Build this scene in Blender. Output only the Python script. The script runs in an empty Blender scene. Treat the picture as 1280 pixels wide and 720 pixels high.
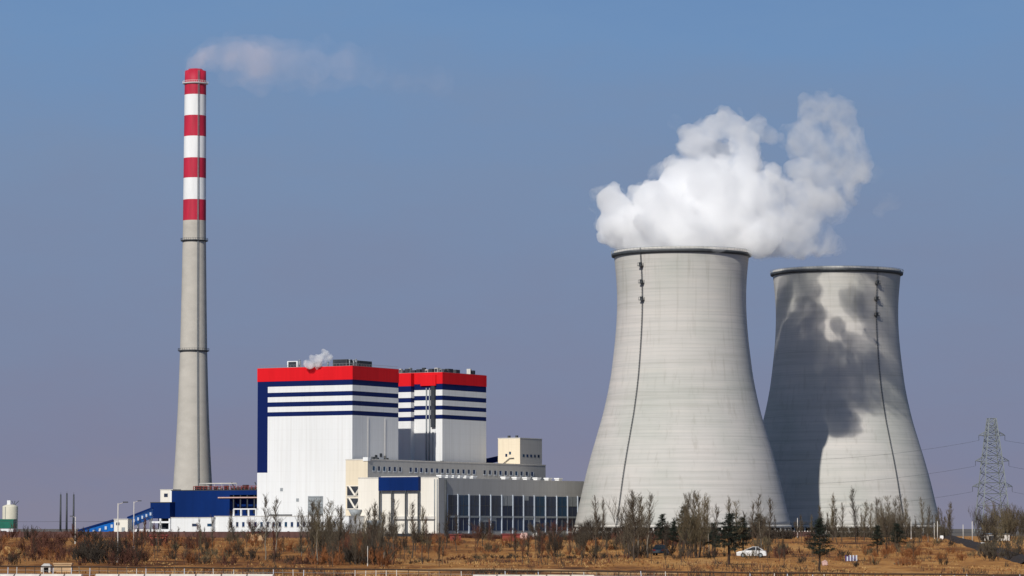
import bpy, bmesh, math, random
from mathutils import Vector, Matrix, noise

R = math.radians
scene = bpy.context.scene
COL = scene.collection
rnd = random.Random(7)

# ------------------------------------------------------------------ camera model
F = 4200.0            # focal length in pixels of a 1280 wide frame
HOR = 661.0           # row of the horizon
CAMZ = 2.0
PITCH = math.atan((HOR - 360.0) / F)
cp, sp = math.cos(PITCH), math.sin(PITCH)


def ray(px, py):
    dx, dy = (px - 640.0) / F, (360.0 - py) / F
    return Vector((dx, cp - dy * sp, sp + dy * cp))


def P(px, py, D):
    """world point seen at photo pixel px, py on the plane y = D"""
    d = ray(px, py)
    return Vector((0, 0, CAMZ)) + d * (D / d.y)


def smooth(a, b, x):
    t = min(1.0, max(0.0, (x - a) / (b - a)))
    return t * t * (3 - 2 * t)


def G(x, y):
    """terrain height"""
    if y > 820:
        b = 0.0
    elif y > 330:
        b = -2.6 * ((820 - y) / 490.0) ** 1.25
    else:
        b = -2.6 - 0.2 * smooth(330, 250, y) if y > 250 else -2.8
    w = smooth(255, 330, y) * (1 - smooth(760, 860, y))
    if w > 0:
        n = noise.noise(Vector((x * .045, y * .012, 1.3))) * .55 + noise.noise(Vector((x * .16, y * .05, 4.1))) * .22
        b += w * n * (0.35 + 0.65 * smooth(330, 520, y)) * .8
    return b


def hit(px, py):
    """ground point seen at a photo pixel"""
    d = ray(px, py)
    o = Vector((0, 0, CAMZ))
    y = 255.0
    while y < 2200:
        p = o + d * (y / d.y)
        if p.z <= G(p.x, y):
            return Vector((p.x, y, G(p.x, y)))
        y += 1.5
    p = o + d * (2200 / d.y)
    return Vector((p.x, 2200, 0))


# plant axes: u runs right and toward the camera, v runs right and away
A30 = R(30)
U = Vector((math.cos(A30), -math.sin(A30), 0))
V = Vector((math.sin(A30), math.cos(A30), 0))
O = P(440, 661, 1444)
O.z = 0


def on_v(px, py, c):
    """plane v = c : returns u, z"""
    d = ray(px, py)
    o = Vector((0, 0, CAMZ)) - O
    t = (c - o.dot(V)) / d.dot(V)
    p = o + d * t
    return p.dot(U), p.z


def on_u(px, py, c):
    d = ray(px, py)
    o = Vector((0, 0, CAMZ)) - O
    t = (c - o.dot(U)) / d.dot(U)
    p = o + d * t
    return p.dot(V), p.z


# ------------------------------------------------------------------ materials
def mat(name, col, rough=.7, var=.12, scale=.3, stretch=(1, 1, 1), bump=0, metallic=0, spec=.3, col2=None, detail=5):
    m = bpy.data.materials.new(name)
    m.use_nodes = True
    nt = m.node_tree
    b = nt.nodes['Principled BSDF']
    b.inputs['Roughness'].default_value = rough
    b.inputs['Metallic'].default_value = metallic
    b.inputs['Specular IOR Level'].default_value = spec
    tc = nt.nodes.new('ShaderNodeTexCoord')
    mp = nt.nodes.new('ShaderNodeMapping')
    mp.inputs['Scale'].default_value = [s * scale for s in stretch]
    nz = nt.nodes.new('ShaderNodeTexNoise')
    nz.inputs['Scale'].default_value = 1
    nz.inputs['Detail'].default_value = detail
    nz.inputs['Roughness'].default_value = .62
    rp = nt.nodes.new('ShaderNodeValToRGB')
    rp.color_ramp.elements[0].position = .3
    rp.color_ramp.elements[1].position = .7
    c2 = col2 if col2 else [min(1, c * (1 + var)) for c in col]
    c1 = [c * (1 - var) for c in col] if not col2 else col
    rp.color_ramp.elements[0].color = (*c1[:3], 1)
    rp.color_ramp.elements[1].color = (*c2[:3], 1)
    nt.links.new(tc.outputs['Object'], mp.inputs['Vector'])
    nt.links.new(mp.outputs[0], nz.inputs['Vector'])
    nt.links.new(nz.outputs['Fac'], rp.inputs['Fac'])
    nt.links.new(rp.outputs['Color'], b.inputs['Base Color'])
    if bump:
        bp = nt.nodes.new('ShaderNodeBump')
        bp.inputs['Strength'].default_value = bump
        bp.inputs['Distance'].default_value = .2
        nt.links.new(nz.outputs['Fac'], bp.inputs['Height'])
        nt.links.new(bp.outputs[0], b.inputs['Normal'])
    return m


def concrete_tower(name):
    m = bpy.data.materials.new(name)
    m.use_nodes = True
    nt = m.node_tree
    N, Lk = nt.nodes, nt.links
    b = N['Principled BSDF']
    b.inputs['Roughness'].default_value = .9
    b.inputs['Specular IOR Level'].default_value = .15
    tc = N.new('ShaderNodeTexCoord')

    def nz(sc, det=4, rough=.6):
        mp = N.new('ShaderNodeMapping')
        mp.inputs['Scale'].default_value = sc
        n = N.new('ShaderNodeTexNoise')
        n.inputs['Scale'].default_value = 1
        n.inputs['Detail'].default_value = det
        n.inputs['Roughness'].default_value = rough
        Lk.new(tc.outputs['Object'], mp.inputs['Vector'])
        Lk.new(mp.outputs[0], n.inputs['Vector'])
        return n.outputs['Fac']

    def ramp(fac, stops):
        r = N.new('ShaderNodeValToRGB')
        e = r.color_ramp.elements
        e[0].position, e[0].color = stops[0][0], (*stops[0][1], 1)
        e[1].position, e[1].color = stops[-1][0], (*stops[-1][1], 1)
        for p, c in stops[1:-1]:
            k = e.new(p)
            k.color = (*c, 1)
        Lk.new(fac, r.inputs['Fac'])
        return r.outputs['Color']

    def mul(a, c, f=1.0):
        x = N.new('ShaderNodeMixRGB')
        x.blend_type = 'MULTIPLY'
        x.inputs['Fac'].default_value = f
        Lk.new(a, x.inputs['Color1'])
        Lk.new(c, x.inputs['Color2'])
        return x.outputs['Color']
    base = ramp(nz((.022, .022, .022), 3), [(.32, (.46, .46, .42)), (.5, (.53, .51, .475)), (.68, (.57, .535, .50))])
    rings = ramp(nz((.018, .018, .55), 5, .7), [(.30, (.86, .86, .84)), (.5, (.98, .98, .98)), (.70, (1.08, 1.06, 1.04))])
    lifts = ramp(nz((.006, .006, 1.6), 2, .5), [(.36, (.91, .91, .91)), (.46, (1, 1, 1)), (.7, (1.03, 1.02, 1.02))])
    streak = ramp(nz((.5, .5, .012), 4, .6), [(.28, (.78, .77, .74)), (.44, (1, 1, 1)), (.8, (1.03, 1.03, 1.03))])
    c = mul(mul(mul(base, rings), lifts), streak, .6)
    Lk.new(c, b.inputs['Base Color'])
    return m


def cladding(name, col, var=.05, seam=.12):
    """profiled sheet: faint vertical ribs, panel joints, streaks"""
    m = mat(name, col, .6, var, .05, (1, 1, .25), 0, 0, .12)
    nt = m.node_tree
    N, Lk = nt.nodes, nt.links
    b = N['Principled BSDF']
    src = b.inputs['Base Color'].links[0].from_socket
    tc = [n for n in N if n.type == 'TEX_COORD'][0]
    mp = N.new('ShaderNodeMapping')
    mp.inputs['Scale'].default_value = (.9, .9, .02)
    n2 = N.new('ShaderNodeTexNoise')
    n2.inputs['Scale'].default_value = 1
    n2.inputs['Detail'].default_value = 3
    Lk.new(tc.outputs['Object'], mp.inputs['Vector'])
    Lk.new(mp.outputs[0], n2.inputs['Vector'])
    r = N.new('ShaderNodeValToRGB')
    r.color_ramp.elements[0].position = .3
    r.color_ramp.elements[0].color = (.91, .90, .885, 1)
    r.color_ramp.elements[1].position = .55
    r.color_ramp.elements[1].color = (1, 1, 1, 1)
    Lk.new(n2.outputs['Fac'], r.inputs['Fac'])
    x = N.new('ShaderNodeMixRGB')
    x.blend_type = 'MULTIPLY'
    x.inputs['Fac'].default_value = .8
    Lk.new(src, x.inputs['Color1'])
    Lk.new(r.outputs['Color'], x.inputs['Color2'])
    wv = N.new('ShaderNodeTexWave')
    wv.bands_direction = 'Z'
    wv.inputs['Scale'].default_value = .07
    wv.inputs['Distortion'].default_value = 0
    Lk.new(tc.outputs['Object'], wv.inputs['Vector'])
    r2 = N.new('ShaderNodeValToRGB')
    r2.color_ramp.elements[0].position = 0
    r2.color_ramp.elements[0].color = (1 - seam * .25, 1 - seam * .25, 1 - seam * .25, 1)
    r2.color_ramp.elements[1].position = .03
    r2.color_ramp.elements[1].color = (1, 1, 1, 1)
    Lk.new(wv.outputs['Fac'], r2.inputs['Fac'])
    y = N.new('ShaderNodeMixRGB')
    y.blend_type = 'MULTIPLY'
    y.inputs['Fac'].default_value = .8
    Lk.new(x.outputs['Color'], y.inputs['Color1'])
    Lk.new(r2.outputs['Color'], y.inputs['Color2'])
    Lk.new(y.outputs['Color'], b.inputs['Base Color'])
    return m


M = {}
M['shell'] = concrete_tower('tower_concrete')
M['chimney'] = mat('chimney_concrete', (.47, .44, .39), .9, .09, .12, (1, 1, 1.8), .1, spec=.1)
M['crimson'] = mat('crimson_paint', (.46, .018, .047), .6, .22, .35, (1, 1, .15))
M['bandwhite'] = mat('band_white_paint', (.78, .78, .77), .6, .07, .35, (1, 1, .15))
M['dark_metal'] = mat('dark_metal', (.055, .06, .065), .6, .2, .8)
M['grey_metal'] = mat('grey_metal', (.28, .30, .31), .5, .15, .8)
M['galv'] = mat('galvanised_steel', (.22, .24, .245), .45, .2, .6)
M['white'] = cladding('white_cladding', (.76, .76, .75))
M['navy'] = cladding('navy_cladding', (.003, .012, .085), .15)
M['red'] = cladding('red_cladding', (.68, .010, .016), .08)
M['blue'] = cladding('blue_cladding', (.002, .020, .115), .2)
M['sky_blue'] = mat('bright_blue_sheet', (.012, .16, .56), .45, .2, .3)
M['cream'] = cladding('cream_cladding', (.76, .66, .50))
M['cream_white'] = cladding('cream_white_wall', (.80, .75, .66))
M['grey_wall'] = cladding('grey_cladding', (.46, .445, .42), .06, .2)
M['dark_hole'] = mat('dark_opening', (.035, .04, .05), .9, .3, .5)
M['glass'] = mat('window_glass', (.006, .016, .045), .4, .6, .12, spec=.15)
M['frame'] = mat('pale_frame', (.52, .57, .64), .5, .06, .8)
M['dark_brick'] = mat('dark_brick', (.10, .052, .045), .9, .35, .5, bump=.4)
M['red_brick'] = mat('red_brick', (.34, .10, .06), .9, .3, .6, bump=.4)
M['red_roof'] = mat('rust_red_roof', (.22, .045, .035), .8, .3, .6)
M['green'] = mat('green_sheet', (.01, .13, .085), .5, .15, .4)
M['silo'] = mat('silo_cream', (.62, .58, .46), .7, .08, .3)
M['pale_conc'] = mat('pale_concrete', (.58, .55, .50), .9, .15, .9, bump=.3)
M['tan_wall'] = mat('tan_wall', (.48, .33, .19), .9, .2, .9, bump=.3)
M['bark'] = mat('bark', (.075, .057, .042), .95, .3, 2)
M['bark_pale'] = mat('pale_bark', (.20, .17, .13), .95, .25, 2)
M['bark_dark'] = mat('dark_bark', (.045, .03, .022), .95, .3, 2)
M['twig'] = mat('twigs_grey_brown', (.085, .068, .047), .95, .35, 1.5)
M['twig_olive'] = mat('twigs_olive', (.12, .095, .055), .95, .3, 1.5)
M['twig_red'] = mat('twigs_maroon', (.10, .042, .028), .95, .4, 1.5)
M['twig_rust'] = mat('twigs_rust', (.24, .095, .035), .95, .4, 1.5)
M['twig_dark'] = mat('twigs_dark', (.045, .035, .026), .95, .4, 1.5)
M['needle'] = mat('dark_needles', (.018, .026, .018), .85, .5, 2)
M['straw'] = mat('straw', (.27, .15, .055), .95, .35, .15, col2=(.46, .28, .11))
M['black_earth'] = mat('dark_ditch_soil', (.035, .026, .022), 1, .4, .8, bump=.5)
M['white_paint'] = mat('white_car_paint', (.64, .64, .63), .3, .12, 1, spec=.5)
M['blue_paint'] = mat('dark_blue_car_paint', (.012, .022, .035), .35, .05, 1, spec=.4)
M['tyre'] = mat('tyre_rubber', (.02, .02, .02), .9, .2, 3)
M['car_glass'] = mat('car_glass', (.015, .02, .025), .08, .1, 1, spec=.6)
M['lamp_red'] = mat('tail_lamp', (.12, .01, .01), .3, .05, 1)
M['lamp_clear'] = mat('lamp_clear', (.7, .7, .7), .2, .05, 1)
M['purple'] = mat('purple_panel', (.06, .03, .12), .6, .2, 2)
M['pink_rock'] = mat('pinkish_rock', (.55, .36, .31), .95, .2, 3, bump=.5)
M['asphalt'] = mat('asphalt', (.06, .06, .06), .95, .2, 1.5, bump=.2)


def vary_by_object(m, stops):
    nt = m.node_tree
    b = nt.nodes['Principled BSDF']
    oi = nt.nodes.new('ShaderNodeObjectInfo')
    r = nt.nodes.new('ShaderNodeValToRGB')
    r.color_ramp.interpolation = 'CONSTANT'
    e = r.color_ramp.elements
    e[0].position, e[0].color = 0, (*stops[0], 1)
    e[1].position, e[1].color = 1 - 1 / len(stops), (*stops[-1], 1)
    for i, c in enumerate(stops[1:-1]):
        k = e.new((i + 1) / len(stops)); k.color = (*c, 1)
    nt.links.new(oi.outputs['Random'], r.inputs['Fac'])
    x = nt.nodes.new('ShaderNodeMixRGB'); x.blend_type = 'ADD'; x.inputs['Fac'].default_value = .7
    src = b.inputs['Base Color'].links[0].from_socket
    nt.links.new(src, x.inputs['Color1']); nt.links.new(r.outputs['Color'], x.inputs['Color2'])
    nt.links.new(x.outputs['Color'], b.inputs['Base Color'])


vary_by_object(M['glass'], [(.0, .005, .02), (.012, .03, .075), (.03, .028, .026), (.01, .05, .085), (.0, .012, .05), (.045, .05, .06)])


def ground_mat():
    m = bpy.data.materials.new('dry_ground')
    m.use_nodes = True
    nt = m.node_tree
    N, Lk = nt.nodes, nt.links
    b = N['Principled BSDF']
    b.inputs['Roughness'].default_value = 1
    b.inputs['Specular IOR Level'].default_value = .05
    tc = N.new('ShaderNodeTexCoord')

    def nz(sc, det=5, rough=.6):
        mp = N.new('ShaderNodeMapping')
        mp.inputs['Scale'].default_value = sc
        n = N.new('ShaderNodeTexNoise')
        n.inputs['Scale'].default_value = 1
        n.inputs['Detail'].default_value = det
        n.inputs['Roughness'].default_value = rough
        Lk.new(tc.outputs['Object'], mp.inputs['Vector'])
        Lk.new(mp.outputs[0], n.inputs['Vector'])
        return n.outputs['Fac']
    big = nz((.035, .011, 1), 4)
    mid = nz((.16, .045, 1), 7, .72)
    fine = nz((1.3, .35, 1), 5, .75)
    r1 = N.new('ShaderNodeValToRGB')
    e = r1.color_ramp.elements
    e[0].position, e[0].color = .37, (.075, .038, .022, 1)
    e[1].position, e[1].color = .66, (.56, .34, .14, 1)
    k = e.new(.44); k.color = (.29, .13, .046, 1)
    k = e.new(.52); k.color = (.52, .255, .08, 1)
    mx = N.new('ShaderNodeMath'); mx.operation = 'ADD'
    m1 = N.new('ShaderNodeMath'); m1.operation = 'MULTIPLY'; m1.inputs[1].default_value = .55
    m2 = N.new('ShaderNodeMath'); m2.operation = 'MULTIPLY'; m2.inputs[1].default_value = .45
    Lk.new(big, m1.inputs[0]); Lk.new(mid, m2.inputs[0])
    Lk.new(m1.outputs[0], mx.inputs[0]); Lk.new(m2.outputs[0], mx.inputs[1])
    Lk.new(mx.outputs[0], r1.inputs['Fac'])
    r2 = N.new('ShaderNodeValToRGB')
    e = r2.color_ramp.elements
    e[0].position, e[0].color = .32, (.5, .45, .42, 1)
    e[1].position, e[1].color = .62, (1.1, 1.1, 1.1, 1)
    Lk.new(fine, r2.inputs['Fac'])
    x = N.new('ShaderNodeMixRGB'); x.blend_type = 'MULTIPLY'; x.inputs['Fac'].default_value = .9
    Lk.new(r1.outputs['Color'], x.inputs['Color1']); Lk.new(r2.outputs['Color'], x.inputs['Color2'])
    sx = N.new('ShaderNodeSeparateXYZ')
    Lk.new(tc.outputs['Object'], sx.inputs[0])
    xm = N.new('ShaderNodeMapRange')
    xm.interpolation_type = 'SMOOTHSTEP'
    xm.inputs['From Min'].default_value, xm.inputs['From Max'].default_value = -30, 12
    Lk.new(sx.outputs['X'], xm.inputs['Value'])
    soil = N.new('ShaderNodeMixRGB'); soil.blend_type = 'MULTIPLY'; soil.inputs['Fac'].default_value = 1
    soil.inputs['Color2'].default_value = (.78, .74, .74, 1)
    Lk.new(x.outputs['Color'], soil.inputs['Color1'])
    fin = N.new('ShaderNodeMixRGB')
    Lk.new(xm.outputs[0], fin.inputs['Fac'])
    Lk.new(soil.outputs['Color'], fin.inputs['Color1']); Lk.new(x.outputs['Color'], fin.inputs['Color2'])
    ym = N.new('ShaderNodeMapRange')
    ym.inputs['From Min'].default_value, ym.inputs['From Max'].default_value = 850, 960
    Lk.new(sx.outputs['Y'], ym.inputs['Value'])
    yard = N.new('ShaderNodeMixRGB')
    yard.inputs['Color2'].default_value = (.15, .135, .12, 1)
    Lk.new(ym.outputs[0], yard.inputs['Fac'])
    Lk.new(fin.outputs['Color'], yard.inputs['Color1'])
    Lk.new(yard.outputs['Color'], b.inputs['Base Color'])
    return m


M['ground'] = ground_mat()


# ------------------------------------------------------------------ mesh helper
class MB:
    def __init__(self):
        self.v, self.f, self.m, self.s = [], [], [], []

    def face(self, pts, mi=0, sm=False):
        i = len(self.v)
        self.v += [tuple(p) for p in pts]
        self.f.append(list(range(i, i + len(pts))))
        self.m.append(mi); self.s.append(sm)

    def box(self, x0, y0, z0, x1, y1, z1, mi=0, top=None):
        i = len(self.v)
        self.v += [(x0, y0, z0), (x1, y0, z0), (x1, y1, z0), (x0, y1, z0), (x0, y0, z1), (x1, y0, z1), (x1, y1, z1), (x0, y1, z1)]
        for q in ((0, 3, 2, 1), (4, 5, 6, 7), (0, 1, 5, 4), (1, 2, 6, 5), (2, 3, 7, 6), (3, 0, 4, 7)):
            self.f.append([i + k for k in q]); self.m.append(mi); self.s.append(False)
        return self

    def tube(self, a, b, r0, r1=None, n=6, mi=0, cap=True):
        r1 = r0 if r1 is None else r1
        a, b = Vector(a), Vector(b)
        d = (b - a)
        if d.length < 1e-6:
            return self
        d.normalize()
        s = d.cross(Vector((0, 0, 1)) if abs(d.z) < .95 else Vector((1, 0, 0))).normalized()
        t = d.cross(s)
        i = len(self.v)
        for c, r in ((a, r0), (b, r1)):
            for k in range(n):
                w = 2 * math.pi * k / n
                self.v.append(tuple(c + (s * math.cos(w) + t * math.sin(w)) * r))
        for k in range(n):
            k2 = (k + 1) % n
            self.f.append([i + k, i + k2, i + n + k2, i + n + k]); self.m.append(mi); self.s.append(n > 5)
        if cap and n > 3:
            self.f.append([i + n + k for k in range(n)]); self.m.append(mi); self.s.append(False)
            self.f.append([i + k for k in reversed(range(n))]); self.m.append(mi); self.s.append(False)
        return self

    def lathe(self, prof, n=64, mi=None, a0=0.0, close=False):
        """prof: (r, z) list ; mi: material index per segment"""
        i = len(self.v)
        for (r, z) in prof:
            for k in range(n):
                w = 2 * math.pi * k / n + a0
                self.v.append((r * math.cos(w), r * math.sin(w), z))
        L = len(prof)
        for j in range(L if close else L - 1):
            j2 = (j + 1) % L
            for k in range(n):
                k2 = (k + 1) % n
                self.f.append([i + j * n + k, i + j * n + k2, i + j2 * n + k2, i + j2 * n + k])
                self.m.append(mi[j] if mi else 0); self.s.append(True)
        return self

    def build(self, name, mats, parent=None, loc=None):
        me = bpy.data.meshes.new(name)
        me.from_pydata(self.v, [], self.f)
        for x in (mats if isinstance(mats, (list, tuple)) else [mats]):
            me.materials.append(x)
        me.polygons.foreach_set('material_index', self.m)
        me.polygons.foreach_set('use_smooth', self.s)
        me.update()
        o = bpy.data.objects.new(name, me)
        COL.objects.link(o)
        if parent:
            o.parent = parent
        if loc is not None:
            o.location = loc
        return o


def tag(o, label=None, cat=None, group=None, kind=None):
    if label: o['label'] = label
    if cat: o['category'] = cat
    if group: o['group'] = group
    if kind: o['kind'] = kind
    return o


def empty(name, loc, rz=0, label=None, cat=None, group=None):
    o = bpy.data.objects.new(name, None)
    COL.objects.link(o)
    o.location = loc
    o.rotation_euler = (0, 0, rz)
    o.empty_display_size = 1
    return tag(o, label, cat, group)


def copy_tree(o, parent=None):
    c = o.copy()
    COL.objects.link(c)
    if parent:
        c.parent = parent
    for ch in list(o.children):
        copy_tree(ch, c)
    return c


# ------------------------------------------------------------------ world, sun, camera
def srgb(*c):
    return [((x / 255) / 12.92 if x / 255 <= .04045 else ((x / 255 + .055) / 1.055) ** 2.4) for x in c]


SUN_AZ, SUN_EL = R(23), R(34)      # light travels 20 degrees right of the view axis
world = bpy.data.worlds.new('World')
scene.world = world
world.use_nodes = True
nt = world.node_tree
N, Lk = nt.nodes, nt.links
bg = N['Background']
bg.inputs['Strength'].default_value = .055
sky = N.new('ShaderNodeTexSky')
sky.sky_type = 'NISHITA'
sky.sun_disc = False
sky.sun_elevation = SUN_EL
sky.sun_rotation = math.pi + SUN_AZ      # sun stands behind and left of the camera
sky.air_density, sky.dust_density, sky.ozone_density = 1.0, .5, 3.0
tc = N.new('ShaderNodeTexCoord')
sx = N.new('ShaderNodeSeparateXYZ')
Lk.new(tc.outputs['Generated'], sx.inputs[0])
nz = N.new('ShaderNodeTexNoise')
nz.inputs['Scale'].default_value = 9
nz.inputs['Detail'].default_value = 6
nz.inputs['Roughness'].default_value = .65
mp = N.new('ShaderNodeMapping')
mp.inputs['Scale'].default_value = (1, 1, 3)
Lk.new(tc.outputs['Generated'], mp.inputs[0])
Lk.new(mp.outputs[0], nz.inputs['Vector'])
na = N.new('ShaderNodeMath'); na.operation = 'MULTIPLY_ADD'
na.inputs[1].default_value = .07; na.inputs[2].default_value = -.035
Lk.new(nz.outputs['Fac'], na.inputs[0])
zz = N.new('ShaderNodeMath'); zz.operation = 'ADD'
Lk.new(sx.outputs['Z'], zz.inputs[0]); Lk.new(na.outputs[0], zz.inputs[1])
rp = N.new('ShaderNodeValToRGB')
stops = [(0.0, srgb(132, 131, 151)), (.02, srgb(126, 130, 155)), (.06, srgb(123, 135, 163)), (.105, srgb(120, 141, 173)),
         (.15, srgb(111, 144, 185)), (.26, srgb(84, 128, 184)), (.6, srgb(70, 110, 175))]
els = rp.color_ramp.elements
els[0].position, els[0].color = 0, (*stops[0][1], 1)
els[1].position, els[1].color = 1, (*stops[-1][1], 1)
for p, c in stops[1:]:
    k = els.new(p); k.color = (*c, 1)
Lk.new(zz.outputs[0], rp.inputs['Fac'])
x10 = N.new('ShaderNodeMixRGB'); x10.blend_type = 'MULTIPLY'; x10.inputs['Fac'].default_value = 1
x10.inputs['Color2'].default_value = (18.18, 18.18, 18.18, 1)
Lk.new(rp.outputs['Color'], x10.inputs['Color1'])
mr = N.new('ShaderNodeMapRange')
mr.inputs['From Min'].default_value = .22; mr.inputs['From Max'].default_value = .6
Lk.new(sx.outputs['Z'], mr.inputs['Value'])
mix = N.new('ShaderNodeMixRGB')
Lk.new(mr.outputs[0], mix.inputs['Fac'])
Lk.new(x10.outputs['Color'], mix.inputs['Color1'])
Lk.new(sky.outputs['Color'], mix.inputs['Color2'])
Lk.new(mix.outputs['Color'], bg.inputs['Color'])

sl = bpy.data.lights.new('sun', 'SUN')
sl.energy = 3.9
sl.angle = R(.53)
sl.color = (1, .965, .90)
sun = bpy.data.objects.new('sun', sl)
COL.objects.link(sun)
sd = Vector((math.sin(SUN_AZ) * math.cos(SUN_EL), math.cos(SUN_AZ) * math.cos(SUN_EL), -math.sin(SUN_EL)))
sun.rotation_euler = sd.to_track_quat('-Z', 'Y').to_euler()
sun.location = (-200, -300, 400)

cam = bpy.data.cameras.new('camera')
cam.sensor_width = 36
cam.lens = F / 1280 * 36
cam.clip_start = 1
cam.clip_end = 60000
co = bpy.data.objects.new('camera', cam)
COL.objects.link(co)
co.location = (0, 0, CAMZ)
co.rotation_euler = (math.pi / 2 + PITCH, 0, 0)
scene.camera = co
vs = scene.view_settings
vs.view_transform = 'Standard'
vs.look = 'None'
vs.exposure = 0
vs.gamma = 1
scene.cycles.max_bounces = 50
scene.cycles.diffuse_bounces = 3
scene.cycles.glossy_bounces = 2
scene.cycles.volume_bounces = 48
scene.cycles.volume_step_rate = .5
scene.cycles.volume_max_steps = 256
scene.cycles.use_denoising = True

# ------------------------------------------------------------------ ground
def lines(segs):
    out = []
    for a, b, s in segs:
        n = max(1, round((b - a) / s))
        out += [a + (b - a) * k / n for k in range(n)]
    return out + [segs[-1][1]]


xs = lines([(-20000, -2000, 6000), (-2000, -300, 250), (-300, -130, 17), (-130, 130, 1.6), (130, 300, 17), (300, 2000, 250), (2000, 20000, 6000)])
ys = lines([(-500, 200, 100), (200, 250, 25), (250, 600, 3), (600, 880, 7), (880, 2000, 160), (2000, 40000, 7600)])
g = MB()
nx = len(xs)
for y in ys:
    for x in xs:
        g.v.append((x, y, G(x, y)))
for j in range(len(ys) - 1):
    for i in range(nx - 1):
        a = j * nx + i
        g.f.append([a, a + 1, a + nx + 1, a + nx]); g.m.append(0); g.s.append(True)
tag(g.build('ground', M['ground']), kind='structure')

# road in front of the fence
def fence_D(px):
    return 325 + (263 - 325) * px / 1280.0


rd = MB()
a0, a1 = P(-700, 661, fence_D(-700) - 14), P(1980, 661, fence_D(1980) - 14)
nrm = (a1 - a0).normalized().cross(Vector((0, 0, 1)))
for q, (w0, w1) in enumerate(((0, 9),)):
    rd.face([(*(a0 + nrm * w0).xy, -2.78), (*(a0 + nrm * w1).xy, -2.78), (*(a1 + nrm * w1).xy, -2.78), (*(a1 + nrm * w0).xy, -2.78)][::-1])
tag(rd.build('road', M['asphalt']), kind='structure')

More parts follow.
